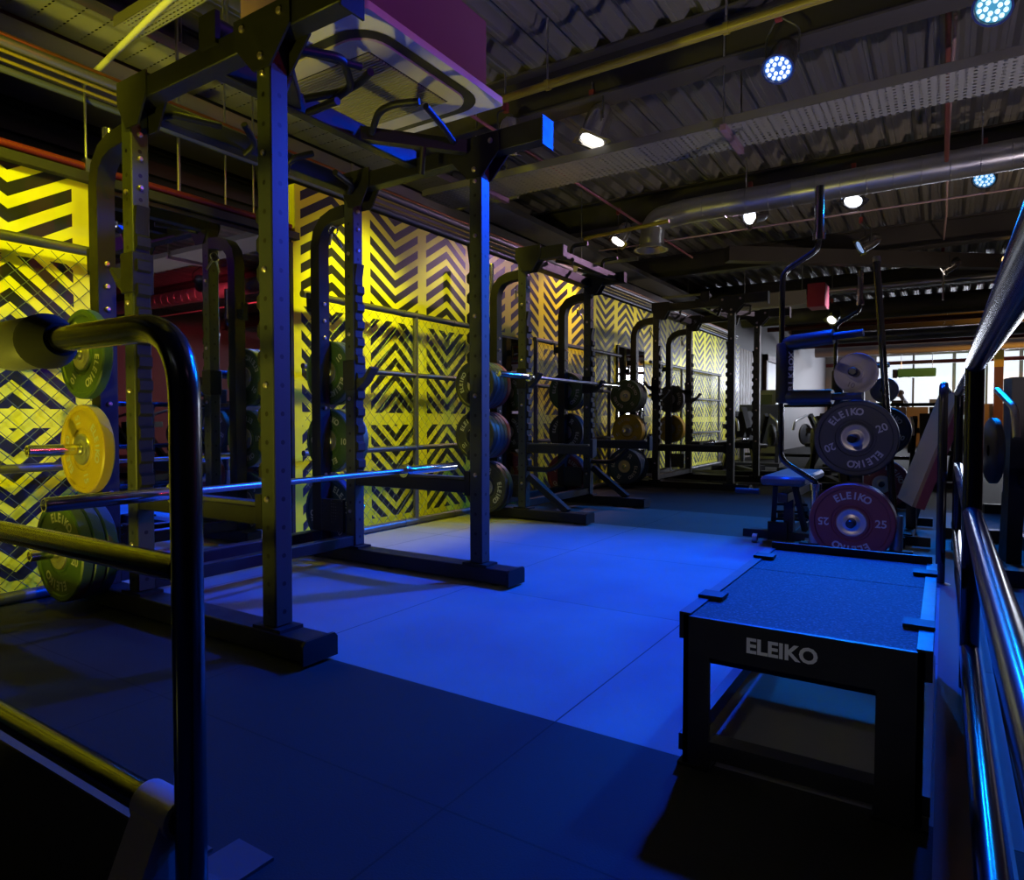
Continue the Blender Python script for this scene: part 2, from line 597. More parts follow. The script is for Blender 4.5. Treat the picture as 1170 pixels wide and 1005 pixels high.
# ------------------------------------------------------------------ lamps
def spot_fixture(loc, aim, color, watts, size=75, blend=0.35, style='led', label='', group=None, scale=1.0, glow=6.0, hang=0.25, tint=None, radius=0.07):
    """a stage par can hung on a hook; the light leaves through its front lens"""
    loc, aim = Vector(loc), Vector(aim)
    d = (aim - loc).normalized()
    root = thing('stage_spotlight', label, 'spotlight', loc, group=group)
    q = d.to_track_quat('-Z', 'Y')
    R = q.to_matrix()
    s = scale
    tr = lambda p: R @ Vector(p)
    # can: local -z is the front
    h = MB()
    prof = [(0.0, 0.24 * s), (0.05 * s, 0.235 * s), (0.075 * s, 0.20 * s), (0.085 * s, 0.15 * s), (0.088 * s, 0.02 * s), (0.098 * s, 0.012 * s), (0.098 * s, -0.012 * s), (0.086 * s, -0.012 * s), (0.084 * s, 0.0)]
    h.lathe([(r, z) for r, z in prof], axis=tr((0, 0, 1)), n=28)
    HM = mat('spotlight_housing', (0.16, 0.16, 0.17), 0.25, 0.8) if style != 'white' else mat('polished_spotlight_housing', (0.55, 0.52, 0.5), 0.2, 0.9)
    h.build('housing', HM, root)
    em = tint or color
    if style == 'led':
        MB().lathe([(0.0, 0.004 * s), (0.083 * s, 0.004 * s)], axis=tr((0, 0, 1)), n=28).build('lens_plate', mat('led_plate_%d' % (hash(em) % 9999), (0.02, 0.03, 0.08), 0.3, emit=em, estr=0.55), root)
        e = MB()
        pts = []
        for n_, r_ in ((6, 0.033), (12, 0.064)):
            pts += [(r_ * math.cos(2 * PI * k / n_ + 0.2), r_ * math.sin(2 * PI * k / n_ + 0.2)) for k in range(n_)]
        for x, y in pts:
            e.sphere(tr((x * s, y * s, -0.003 * s)), 0.0125 * s, 10, 6)
        wh = tuple(0.45 + 0.55 * c for c in em)
        e.build('led_cluster', mat('led_%d' % (hash(em) % 9999), (1, 1, 1), 0.3, emit=wh, estr=glow), root)
    else:
        e = MB()
        e.lathe([(0.0, 0.0), (0.055 * s, 0.004 * s), (0.080 * s, -0.004 * s)], axis=tr((0, 0, 1)), n=28)
        e.build('lens', mat('lamp_lens_%d' % (hash(em) % 9999), (1, 1, 1), 0.3, emit=em, estr=glow), root)
        g = MB()
        g.lathe([(0.112 * s, -0.012 * s), (0.150 * s, -0.012 * s), (0.150 * s, -0.017 * s), (0.112 * s, -0.017 * s), (0.112 * s, -0.012 * s)], axis=tr((0, 0, 1)), n=4)
        g.build('gel_frame', HM, root)
    # yoke and hanging hook
    drop = hang
    hang = max(-0.12, min(hang, 0.30))
    sx = tr((1, 0, 0))
    sx = Vector((sx.x, sx.y, 0)).normalized()
    top = Vector((0, 0, hang))
    mid = tr((0, 0, 0.10 * s))
    y = MB()
    y.tube([mid - sx * 0.102 * s, mid - sx * 0.108 * s + Vector((0, 0, 0.15 * s)), top - sx * 0.02, top + sx * 0.02, mid + sx * 0.108 * s + Vector((0, 0, 0.15 * s)), mid + sx * 0.102 * s], 0.007, 8, bend=0.04)
    y.build('yoke', mat('yoke_steel', (0.08, 0.08, 0.09), 0.4, 0.6), root)
    k = MB()
    k.box(-0.02, 0.02, -0.02, 0.02, hang - 0.01, hang + 0.06)
    k.build('hook_clamp', mat('red_clamp', (0.30, 0.05, 0.06), 0.4, 0.2), root)
    if drop > hang:
        MB().cyl((0, 0, hang + 0.05), (0, 0, drop), 0.008, 8).build('drop_rod', SATIN, root)
    if watts > 0:
        L = bpy.data.lights.new('spot_beam', 'SPOT')
        L.energy = watts
        L.color = color
        L.spot_size = math.radians(size)
        L.spot_blend = blend
        L.shadow_soft_size = radius
        lo = bpy.data.objects.new('spot_beam', L)
        C.objects.link(lo)
        lo.parent = root
        lo.location = d * 0.03
        lo.rotation_euler = q.to_euler()
    return root


BLUE = (0.0, 0.052, 1.0)
spot_fixture((-0.90, 4.43, 3.0), (-1.35, 2.3, 0), BLUE, 1180, 92, 0.5, 'led', 'glowing blue LED spotlight hung before the nearest roof beam', hang=0.30, tint=(0.05, 0.25, 1.0), glow=1.5)
spot_fixture((0.18, 4.39, 3.0), (-1.2, 2.0, 0), (0.0, 0.10, 1.0), 420, 80, 0.5, 'led', 'pale cyan LED spotlight at the top right corner of the ceiling', hang=0.30, tint=(0.10, 0.55, 0.85), glow=1.1)
spot_fixture((0.268, 7.45, 3.0), (-0.6, 5.0, 0), (0.0, 0.20, 1.0), 520, 80, 0.6, 'led', 'small cyan LED spotlight hung under the second roof beam', hang=0.30, tint=(0.05, 0.45, 1.0), glow=0.9)
spot_fixture((-0.794, 7.47, 3.0), (-1.2, 5.3, 0), (0.0, 0.20, 1.0), 420, 90, 0.6, 'lamp', 'white spotlight facing down right of the tall cambered bar top', hang=0.30, tint=(0.85, 0.9, 1.0), glow=4)
spot_fixture((-1.78, 7.45, 3.0), (-3.6, 4.3, 1.95), (0.9, 0.5, 0.85), 110, 50, 0.6, 'lamp', 'white spotlight turned left under the round duct', hang=0.30, tint=(0.85, 0.9, 1.0), glow=4)
spot_fixture((-2.253, 4.60, 2.93), (-2.8, 4.0, 0.6), (1.0, 0.80, 0.25), 5, 60, 0.6, 'white', 'chrome can spotlight hanging from the yellow pipe, facing down', scale=1.15, hang=0.42, tint=(1.0, 0.97, 0.9), glow=2.0)
spot_fixture((-3.1, 7.0, 2.83), (-3.6, 6.4, 1.6), (1.0, 0.58, 0.62), 110, 76, 0.6, 'white', 'chrome can spotlight tilted at the mural left of the duct outlet', scale=0.95, hang=0.35, tint=(1.0, 0.95, 0.95), glow=5.0)
spot_fixture((-0.056, 11.5, 2.98), (-3.6, 11.6, 0.9), (0.80, 0.85, 1.0), 800, 66, 0.6, 'led', 'round warm spotlight on the long ceiling rod in the distance', hang=0.25, tint=(1.0, 0.75, 0.6), glow=2.0)
# unseen lamps; the cans among them are added fill light
YEL = (1.0, 0.97, 0.01)
for i, (x, y, z, w, c) in enumerate(((-1.75, 0.75, 3.1, 330, YEL), (-2.45, 1.7, 2.97, 40, YEL), (-2.75, 3.32, 2.9, 300, YEL), (-2.9, 4.40, 2.92, 80, (1.0, 0.93, 0.02)))):
    spot_fixture((x, y, z), (-3.62, y + 0.25, (1.35, 1.4, 0.95, 1.0)[i]), c, w, (54, 50, 66, 64)[i], 0.9, 'white', ('first', 'second', 'third', 'fourth')[i] + ' yellow wall-washing can above the racks, added unseen to light the mural', glow=1.5, tint=YEL, hang=3.52 - z, radius=0.10)  # washers added out of sight to brighten the mural
spot_fixture((-2.2, -0.9, -0.40), (-3.3, 2.2, 2.9), (1.0, 0.92, 0.06), 240, 80, 0.7, 'white', 'yellow fill can added on the landing, aimed up at the trays', glow=2, tint=YEL, hang=-0.10)  # added uplight, yellows the tray undersides
spot_fixture((-1.5, -1.4, 1.9), (-2.25, 1.5, 1.25), (0.80, 1.0, 0.55), 34, 26, 0.9, 'white', 'pale green fill can added above the stairs, aimed at the side of the first rack', glow=1, tint=(0.8, 1, 0.6), hang=1.62)  # added fill for the dark near faces of the rack
spot_fixture((-0.9, -1.6, 2.2), (-0.43, 4.3, 0.62), (1.0, 0.86, 0.86), 75, 13, 0.7, 'white', 'small white fill can added above the stairs, aimed at the near plate tree', glow=1, tint=(1, 1, 1), hang=1.33)  # added fill so the tree's plates read neutral
spot_fixture((1.9, 7.6, 0.25), (-1.2, 9.6, 3.5), (1.0, 0.78, 0.55), 170, 90, 0.8, 'white', 'amber fill can added among the machines, aimed up at the ceiling deck', glow=1, tint=(1, 0.85, 0.6), hang=-0.10)  # added uplight for the far part of the deck
spot_fixture((1.25, 3.3, 0.3), (0.0, 4.6, 3.5), (1.0, 0.85, 0.88), 170, 100, 0.8, 'white', 'pale fill can added among the machines on the right, aimed up at the ceiling deck', glow=2, tint=(1, 0.95, 0.95), hang=-0.10)  # added uplight for the nearer part of the deck
spot_fixture((-0.5, -1.6, 2.2), (-0.27, 1.56, 0.36), (0.9, 0.92, 1.0), 30, 12, 0.8, 'white', 'small white fill can added above the stairs, aimed at the step box', glow=1, tint=(1, 1, 1), hang=1.33)  # added fill from behind the camera for the box lettering
spot_fixture((3.6, 4.2, 2.9), (-2.9, 2.2, 1.5), (1.0, 0.05, 0.08), 110, 34, 0.5, 'led', 'red LED spotlight over the machines on the right', glow=3, tint=(1.0, 0.05, 0.05), hang=0.30)
spot_fixture((2.6, 6.2, 2.9), (5.5, 9.0, 1.0), (1.0, 0.06, 0.10), 350, 100, 0.6, 'led', 'red LED spotlight washing the right wall', glow=3, tint=(1.0, 0.05, 0.1), hang=0.30)
spot_fixture((1.4, 0.9, 2.3), (-1.8, 2.5, 2.75), (0.34, 0.02, 0.85), 70, 34, 0.6, 'led', 'magenta LED spotlight beside the stairs on the right', glow=3, tint=(0.9, 0.1, 0.9), hang=0.40)
spot_fixture((7.0, 22.5, 2.9), (9.0, 25.0, 1.2), (0.0, 0.08, 1.0), 500, 100, 0.6, 'led', 'blue LED spotlight washing the far end of the side wall', glow=1.5, tint=(0.1, 0.3, 1.0), hang=0.6)
spot_fixture((2.3, 19.0, 2.9), (1.6, 21.5, 3.4), (1.0, 0.42, 0.05), 300, 140, 0.6, 'lamp', 'orange lamp under the far ceiling on the right', glow=3, tint=(1.0, 0.5, 0.1), hang=0.30)
spot_fixture((-2.9, 0.15, 2.25), (-4.05, 4.2, 3.0), (1.0, 0.92, 0.03), 120, 54, 0.9, 'white', 'yellow fill can added out of view, turned up along the wide cable tray', glow=1.5, tint=YEL, hang=1.28)  # added uplight grazing the wide tray
# daylight entering through the back windows
for i, (a, b) in enumerate(((-2.05, 0.20), (0.30, 2.0), (2.10, 4.15), (4.25, 6.55))):
    L = bpy.data.lights.new('window_daylight', 'AREA')
    L.shape = 'RECTANGLE'
    L.size, L.size_y = b - a, 2.2
    L.energy = 180
    L.color = (0.80, 0.85, 1.0)
    lo = bpy.data.objects.new('window_daylight', L)
    C.objects.link(lo)
    lo.location = ((a + b) / 2, 27.0, 1.95)
    lo.rotation_euler = (-PI / 2, 0, 0)


# ------------------------------------------------------------------ plates
def plate_mesh(kind, R, T, txt, hub=True):
    """bumper plate, axis y, front face at y=0, body towards +y"""
    b = MB()
    prof = [(0.0255, 0.004), (R * 0.40, 0.004), (R * 0.42, 0.010), (R * 0.47, 0.010), (R * 0.49, 0.006), (R * 0.86, 0.006), (R * 0.88, 0.0), (R * 0.97, 0.0), (R, 0.006), (R, T - 0.006), (R * 0.97, T), (R * 0.88, T), (R * 0.86, T - 0.006), (R * 0.49, T - 0.006), (R * 0.42, T - 0.010), (0.0255, T - 0.004), (0.0255, 0.004)]
    b.lathe(prof, axis=(0, 1, 0), n=48)
    body = b.mesh('bumper_plate', COL[kind])
    h = MB()
    h.lathe([(0.0258, -0.003), (R * 0.17, -0.003), (R * 0.19, 0.0), (R * 0.24, 0.0), (R * 0.26, -0.002), (R * 0.34, -0.002), (R * 0.36, 0.0035), (R * 0.36, T - 0.0035), (R * 0.2, T + 0.002), (0.0258, T + 0.002)], axis=(0, 1, 0), n=32)
    hubm = h.mesh('steel_hub', mat('hub_steel', (0.42, 0.40, 0.38), 0.35, 0.85))
    lets = []
    for half in (0, PI):
        l = MB()
        for i, ch in enumerate('ELEIKO'):
            a = half + (2.5 - i) * 0.215
            rr = R * 0.68
            M = Matrix.Translation((rr * -math.sin(a), 0.0042, rr * math.cos(a))) @ Matrix.Rotation(-a, 4, 'Y') @ Matrix.Rotation(PI / 2, 4, 'X')
            add_text(l, ch, M, R * 0.235, R * 0.25, 0.035)
        lets.append(('lettering', l.mesh('lettering', LETTERD if kind != 'blue' else LETTER)))
        l = MB()
        M = Matrix.Rotation(half, 4, 'Y') @ Matrix.Translation((R * 0.66, 0.0042, 0)) @ Matrix.Rotation(PI / 2, 4, 'X')
        add_text(l, txt, M, R * 0.27, R * 0.27, 0.02)
        lets.append(('weight_number', l.mesh('weight_number', LETTERD if kind != 'blue' else LETTER)))
    return body, hubm, lets


_pl = {}


def plate(kind, txt, R, T, loc, roll, label, group, flip=False, detail=True):
    key = (kind, txt, R, T)
    if key not in _pl:
        _pl[key] = plate_mesh(kind, R, T, txt)
    bm_, hm, lets = _pl[key]
    o = bpy.data.objects.new('bumper_plate', bm_)
    C.objects.link(o)
    o.location = loc
    o.rotation_euler = (0, roll, 0)
    tag(o, label, 'weight plate', group)
    for nm, me in [('steel_hub', hm)] + (lets if detail else []):
        c = bpy.data.objects.new(nm, me)
        C.objects.link(c)
        c.parent = o
    return o


ORD = ['front', 'second', 'third', 'fourth', 'fifth', 'sixth', 'seventh']
CN = {'green': 'dark green', 'gold': 'yellow', 'blue': 'blue', 'red': 'dark red', 'black': 'black'}


def stack(x, z, y0, direction, items, where, group, R=0.195):
    """plates pushed on one peg; y0 = face of the upright; direction -1 towards camera"""
    y = y0
    n = len(items)
    # items are listed from the camera side; place against the upright
    seq = items if direction > 0 else items[::-1]
    for i, (kind, txt, T) in enumerate(seq):
        idx = i if direction > 0 else n - 1 - i
        if direction > 0:
            loc = (x, y, z)
            y += T + 0.003
        else:
            y -= T + 0.003
            loc = (x, y, z)
        if n == 1:
            lab = '%s bumper plate, alone on the %s' % (CN[kind], where)
        else:
            lab = '%s bumper plate, %s on the %s' % (CN[kind], ORD[idx], where)
        plate(kind, txt, R, T, loc, random.uniform(-2.6, 2.6), lab, group, detail=(idx in (0, n - 1)))


# ------------------------------------------------------------------ racks
def tooth_plate(x, side, y0, y1, z0, z1, pitch=0.05):
    """serrated hook strip on the face x, teeth pointing towards side"""
    poly = [(x, z0)]
    z = z0
    d = 0.022 * side
    while z + pitch <= z1:
        poly += [(x + d, z + pitch * 0.05), (x + d, z + pitch * 0.42), (x + d * 0.25, z + pitch * 0.55), (x + d * 0.25, z + pitch * 0.92)]
        z += pitch
    poly += [(x + d, z1), (x, z1)]
    m = MB()
    m.prism(poly, 'y', y0, y1)
    return m


def bolts(pts, axis, parent, r=0.011):
    """hexagon-ish bolt heads, each a piece of its own"""
    for p in pts:
        m = MB()
        m.lathe([(r, 0.0), (r, 0.006), (r * 0.6, 0.010), (0, 0.010)], axis=axis, n=10)
        b = m.build('bolt', BOLT, parent)
        b.location = p


def upright(x, y, z0, z1, w=0.075, hole_faces=True):
    m = MB()
    m.box(x - w / 2, x + w / 2, y - w / 2, y + w / 2, z0, z1, 0.005)
    return m


def storage_side(root, xs, xr, y, s, ztop=2.02):
    """storage upright with bent top that meets the rear upright; s = outward y direction"""
    m = MB()
    w = 0.075
    pts = [(xs, y, 0.09), (xs, y, ztop - 0.16), (xs + 0.02, y, ztop - 0.08), (xs + 0.07, y, ztop - 0.025), (xs + 0.14, y, ztop), (xr - 0.037, y, ztop + 0.01)]
    for i in range(len(pts) - 1):
        pass
    # swept square tube in the xz plane
    inner, outer = [], []
    for i, p in enumerate(pts):
        a = Vector(pts[max(i - 1, 0)])
        b = Vector(pts[min(i + 1, len(pts) - 1)])
        d = (b - a).normalized()
        nrm = Vector((-d.z, 0, d.x))
        ww = w / 2 if i < len(pts) - 1 else w / 2
        outer.append((p[0] + nrm.x * ww, p[2] + nrm.z * ww))
        inner.append((p[0] - nrm.x * ww, p[2] - nrm.z * ww))
    n = len(pts)
    vs = []
    for i in range(n):
        for (a, c) in (outer[i], inner[i]):
            vs += [(a, y - w / 2, c), (a, y + w / 2, c)]
    fs = []
    for i in range(n - 1):
        o, k = 4 * i, 4 * i + 4
        fs += [(o, o + 1, k + 1, k), (o + 2, k + 2, k + 3, o + 3), (o, k, k + 2, o + 2), (o + 1, o + 3, k + 3, k + 1)]
    fs += [(0, 2, 3, 1), (4 * n - 4, 4 * n - 3, 4 * n - 1, 4 * n - 2)]
    m.add(vs, fs)
    su = m.build('storage_upright', RACK, root)
    bolts([(xs + 0.0375, y, z) for z in (1.32, 1.42, 1.52, 0.5, 0.9)], (1, 0, 0), su)
    # hook bracket facing the wall
    hb = MB()
    hb.box(xs - 0.085, xs - 0.037, y - 0.02, y + 0.02, 1.50, 1.56)
    hb.box(xs - 0.097, xs - 0.085, y - 0.02, y + 0.02, 1.485, 1.60)
    hb.build('bar_hook', RACK2, root)
    for z in (1.115, 0.70, 0.265):
        pg = MB()
        ya = y + s * w / 2
        L = 0.27 if s < 0 else 0.30
        pg.lathe([(0.037, 0.0), (0.037, 0.012), (0.0245, 0.014), (0.0245, L), (0.021, L + 0.003), (0.017, L + 0.003), (0.017, L - 0.01), (0, L - 0.01)], o=(xs, ya, z), axis=(0, s, 0), n=20)
        pg.build('storage_peg', CHROME, root)


def jcup(root, x, y, z, side, m=None):
    c = MB()
    c.box(x - 0.048, x + 0.048, y - 0.046, y + 0.046, z - 0.10, z + 0.07, 0.004)
    c2 = MB()
    a = x + side * 0.045
    poly = [(a, z - 0.10), (a + side * 0.06, z - 0.06), (a + side * 0.125, z + 0.02), (a + side * 0.105, z + 0.03), (a + side * 0.055, z - 0.03), (a, z - 0.035)]
    c2.prism(poly, 'y', y - 0.03, y + 0.03)
    o = c.build('j_cup', m or RACK2, root)
    c2.build('cup_lip', RUBBER, o)


def handle(root, pts, r=0.016, name='pull_up_handle'):
    m = MB()
    m.tube(pts, r, 10, bend=0.045)
    return m.build(name, BLACKCH if name != 'pull_up_handle' else RACK, root)


def gusset(parent, xc, y, z, w=0.30, h=0.20, t=0.008):
    """trapezoid plates both sides of an upright head"""
    for yy in (y - 0.0455, y + 0.0375):
        mb = MB()
        mb.prism([(xc - w / 2, z), (xc + w / 2, z), (xc + w / 2, z - 0.09), (xc + 0.045, z - h), (xc - 0.045, z - h), (xc - w / 2, z - 0.09)], 'y', yy, yy + t)
        mb.build('gusset_plate', RACK2, parent)


def rack(yc, label, full=True, half=0.62, dx=0.0, feet=-1.766, seed=0):
    """full power rack, or a half rack with short spotter arms"""
    root = thing('power_rack' if full else 'half_rack', label, 'squat rack', (dx, yc, 0))
    XF, XR, XS = -1.99, -2.885, -3.17
    H = 2.215
    for s in (-1, 1):
        y = s * half
        # foot beam
        m = MB()
        fx = feet
        m.box(-3.34, fx - 0.012, y - 0.055, y + 0.055, 0.012, 0.088, 0.004)
        fb = m.build('foot_beam', RACK, root)
        c = MB()
        c.prism([(y - 0.075, 0.012), (y + 0.075, 0.012), (y + 0.075, 0.078), (y + 0.062, 0.092), (y - 0.062, 0.092), (y - 0.075, 0.078)], 'x', fx - 0.014, fx)
        c.build('end_cap', RACK2, fb)
        for xx in (-3.2, -2.6, fx - 0.12):
            MB().lathe([(0.03, 0.0), (0.03, 0.013), (0, 0.013)], o=(xx, y, 0), n=12).build('rubber_foot', RUBBER, fb)
        # rear upright with hooked strip
        m = upright(XR, y, 0.10, H)
        u = m.build('upright', RACKU, root)
        tooth_plate(XR + 0.0375, 1, y - 0.028, y + 0.028, 0.45, 1.72, 0.10).build('hook_strip', RACK2, u)
        bolts([(XR + 0.0375, y, z) for z in (1.80, 1.92, 2.02)], (1, 0, 0), u)
        bolts([(XR, y - 0.0375, z) for z in (0.30, 0.95, 1.32, 1.78)], (0, -1, 0), u)
        fl = MB()
        fl.box(XR - 0.075, XR + 0.075, y - 0.05, y + 0.05, 0.088, 0.10)
        fl.build('foot_flange', RACK2, u)
        storage_side(root, XS, XR, y, s)
        if full:
            m = upright(XF, y, 0.10, H)
            u = m.build('upright', RACKU, root)
            tooth_plate(XF - 0.0375, -1, y - 0.028, y + 0.028, 0.62, 1.72, 0.10).build('hook_strip', RACK2, u)
            fl = MB()
            fl.box(XF - 0.075, XF + 0.075, y - 0.05, y + 0.05, 0.088, 0.10)
            fl.build('foot_flange', RACK2, u)
            bolts([(XF, y - 0.0375, z) for z in (0.55, 0.95, 1.35, 1.75, 2.02)], (0, -1, 0), u)
            # side top beam running past the front upright
            m = MB()
            m.box(XR - 0.04, -1.95, y - 0.037, y + 0.037, H - 0.085, H, 0.004)
            m.box(-1.96, -1.60, y - 0.037, y + 0.037, H - 0.075, H + 0.03, 0.004)
            tb = m.build('top_beam', RACK, root)
            e = MB().box(-1.60, -1.592, y - 0.05, y + 0.05, H - 0.10, H + 0.035)
            e.build('end_cap', RACK2, tb)
            gusset(tb, XF, y, H + 0.02)
            gusset(tb, XR + 0.06, y, H + 0.02, 0.22)
            pts = [(XF + a, y - 0.0455, H + b) for a, b in ((-0.1, -0.02), (0.1, -0.02), (0, -0.14))]
            bolts(pts, (0, -1, 0), tb, 0.013)
            # safety arm between uprights
            m = MB()
            m.box(XR + 0.045, XF - 0.045, y - 0.03, y + 0.03, 0.452, 0.52, 0.004)
            sa = m.build('safety_arm', RACK, root)
            MB().box(XR + 0.06, XF - 0.06, y - 0.024, y + 0.024, 0.52, 0.534).build('arm_pad', mat('safety_pad_plastic', (0.05, 0.05, 0.055), 0.35), sa)
            e = MB()
            e.box(XF - 0.075, XF - 0.04, y - 0.034, y + 0.034, 0.44, 0.565)
            e.build('arm_hook', RACK2, sa)
        else:
            m = MB()
            m.box(XR - 0.04, -2.50, y - 0.037, y + 0.037, H - 0.09, H + 0.01, 0.004)
            tb = m.build('top_beam', RACK, root)
            gusset(tb, XR + 0.06, y, H + 0.03, 0.24)
            # cantilever spotter arm and the brace to the foot
            m = MB()
            m.box(XR + 0.045, -2.26, y - 0.032, y + 0.032, 0.555, 0.625, 0.004)
            sa = m.build('spotter_arm', RACK, root)
            MB().box(XR + 0.05, -2.28, y - 0.026, y + 0.026, 0.625, 0.635).build('arm_pad', mat('safety_pad_plastic', (0.05, 0.05, 0.055), 0.35), sa)
            MB().box(-2.26, -2.235, y - 0.036, y + 0.036, 0.54, 0.675).build('arm_stop', RACK2, sa)
            k = MB()
            k.tube([(XR + 0.04, y, 0.42), (XR + 0.28, y, 0.42), (XR + 0.42, y, 0.555)], 0.022, 10, bend=0.08)
            k.build('arm_strut', RACK, sa)
            b = MB().beam((XR + 0.05, y, 0.36), (-2.47, y, 0.09), 0.05, 0.06, (0, 1, 0))
            b.build('front_brace', RACK2, root)
    # cross members
    yi = half - 0.0375
    cb = MB()
    cb.box(XR - 0.03, XR + 0.045, -yi, yi, H - 0.10, H - 0.02, 0.004)
    cb.build('cross_beam', RACK, root)
    cb = MB()
    cb.box(XS - 0.035, XS + 0.035, -yi, yi, 0.095, 0.165, 0.004)
    cb.build('base_beam', RACK, root)
    cb = MB()
    cb.box(XR - 0.03, XR + 0.03, -yi, yi, 0.10, 0.16, 0.004)
    cb.build('base_beam', RACK, root)
    if full:
        cb = MB()
        cb.box(-2.43, -2.37, -yi, yi, H - 0.05, H + 0.035, 0.004)
        cb.build('cross_beam', RACK, root)
        # angled grip arms from the cross beam to the front heads, with their handles
        for s in (-1, 1):
            a = MB().beam((-2.39, s * 0.19, H - 0.01), (-2.03, s * (yi - 0.02), H - 0.03), 0.05, 0.06)
            a.build('grip_arm', RACK, root)
            handle(root, [(-2.32, s * 0.20, 2.20), (-2.19, s * 0.11, 2.23), (-2.10, s * 0.105, 2.24), (-1.98, s * 0.15, 2.24)])
            handle(root, [(-2.06, s * 0.50, 2.20), (-2.02, s * 0.36, 2.22), (-1.985, s * 0.20, 2.24)], 0.015)
            handle(root, [(-2.17, s * 0.40, 2.17), (-2.21, s * 0.43, 2.05)])
            handle(root, [(XR + 0.04, s * 0.55, 2.11), (XR + 0.10, s * 0.52, 2.13), (XR + 0.17, s * 0.33, 2.13)])
            handle(root, [(XR + 0.04, s * 0.12, 2.10), (XR + 0.10, s * 0.10, 2.14), (XR + 0.15, s * 0.20, 2.19)])
        handle(root, [(-2.03, -0.50, 2.19), (-1.98, -0.30, 2.23), (-2.12, -0.12, 2.23), (-2.29, -0.12, 2.19), (-2.34, -0.18, 2.15), (-2.12, -0.20, 2.14)], 0.016)
        bk = MB()
        bk.box(-2.34, -2.24, -half - 0.05, -half - 0.03, H - 0.02, H + 0.10)
        bo = bk.build('band_bracket', RACK2, root)
        MB().cyl((-2.29, -half - 0.03, H + 0.07), (-2.29, -half + 0.12, H + 0.07), 0.03, 14).build('band_roller', RUBBER, bo)
    else:
        cb = MB()
        cb.box(-2.62, -2.56, -yi, yi, H - 0.07, H - 0.01, 0.004)
        cb.build('cross_beam', RACK, root)
        for s in (-1, 1):
            handle(root, [(-2.60, s * 0.30, 2.17), (-2.60, s * 0.30, 2.29), (-2.45, s * 0.30, 2.29)])
            handle(root, [(-2.80, s * 0.20, 2.21), (-2.62, s * 0.26, 2.15), (-2.54, s * 0.40, 2.15)])
    # perforated band plate and step at the base, by the far side
    for q in (-1, 1):
        st = MB()
        st.box(XS + 0.05, XR - 0.05, q * (half - 0.04) - 0.01, q * (half - 0.04) + 0.01, 0.17, 0.36)
        st.build('perforated_plate', PERF, root)
    return root


PERF = perforated('perforated_rack_plate', (0.03, 0.03, 0.032), 0.018, 0.018, 0.0045, 0.0045, 0.4, axes=(0, 2), metal=0.3)

R1, R2Y, R3 = 2.16, 5.35, 8.42
r1 = rack(R1, 'nearest tall black power rack, with a barbell lying on its low safety arms')
r2 = rack(R2Y, 'middle black half rack without front uprights, a barbell racked at chest height', full=False, half=0.60, dx=-0.06, feet=-2.27)
r3 = rack(R3, 'farthest tall black power rack, beyond the half rack with the racked barbell', dx=-0.06, half=0.62)
# cups
jcup(r1, -2.885, 0.62, 1.10, 1)
jcup(r1, -2.885, -0.62, 1.46, -1)
for s in (-1, 1):
    jcup(r2, -2.885, s * 0.60, 1.185, 1)
    jcup(r3, -2.885, s * 0.62, 1.16, 1)
    jcup(r3, -2.885, s * 0.62, 1.27, -1)


# ------------------------------------------------------------------ barbells
def barbell_parts(root, ax, L=2.2, M=SATIN, SL=0.43, knurl=True):
    """ax = unit axis; centred on the root"""
    a = Vector(ax)
    h = L / 2
    m = MB()
    m.cyl(a * -(h - SL), a * (h - SL), 0.0142, 14)
    m.build('shaft', M, root)
    for s in (-1, 1):
        d = a * s
        k = MB()
        k.lathe([(0.0142, h - SL - 0.03), (0.036, h - SL - 0.03), (0.038, h - SL - 0.02), (0.038, h - SL), (0.025, h - SL + 0.002), (0.025, h - 0.006), (0.022, h), (0.018, h), (0.018, h - 0.006), (0, h - 0.006)], axis=d, n=20)
        k.build('sleeve', CHROME, root)


b1 = thing('barbell', 'barbell lying across the low safety arms of the nearest rack', 'barbell', (-2.479, 2.106, 0.549))
barbell_parts(b1, (0, 1, 0))
b2 = thing('barbell', 'empty barbell racked at chest height on the middle half rack', 'barbell', (-2.83, R2Y - 0.05, 1.176))
barbell_parts(b2, (0, 1, 0))
b3 = thing('barbell', 'barbell stored upright against the mural by the nearest rack, only its chrome end showing', 'barbell', (-3.34, 1.655, 1.10))
barbell_parts(b3, (0, 0, 1))
b4 = thing('barbell', 'barbell stored upright behind the middle half rack', 'barbell', (-3.38, 4.90, 1.10))
barbell_parts(b4, (0, 0, 1))
b5 = thing('barbell', 'barbell lying low through the farthest power rack', 'barbell', (-2.42, 9.0, 0.549), (0, 0, 0.0))
barbell_parts(b5, (0, 1, 0))


# ------------------------------------------------------------------ plates on the racks
G1 = 'bumper plates on the nearest rack'
y = R1 - 0.62 - 0.0375 - 0.014
stack(-3.17, 1.115, y, -1, [('green', '10', 0.045)], 'top left peg of the front rack', G1)
stack(-3.17, 0.70, y, -1, [('gold', '15', 0.050)], 'middle left peg of the front rack', G1)
stack(-3.17, 0.265, y, -1, [('green', '20', 0.048), ('blue', '20', 0.048), ('blue', '20', 0.048)], 'bottom left peg of the front rack', G1, 0.215)
y = R1 + 0.62 + 0.0375 + 0.014
stack(-3.17, 1.115, y, 1, [('green', '10', 0.050), ('green', '10', 0.050)], 'top right peg of the front rack', G1)
stack(-3.17, 0.70, y, 1, [('green', '10', 0.050), ('gold', '15', 0.050), ('green', '10', 0.05)], 'middle right peg of the front rack', G1)
stack(-3.17, 0.265, y, 1, [('blue', '20', 0.055)], 'bottom right peg of the front rack', G1, 0.215)
G2 = 'bumper plates on the middle half rack'
y = R2Y - 0.60 - 0.0375 - 0.014
X2 = -3.23
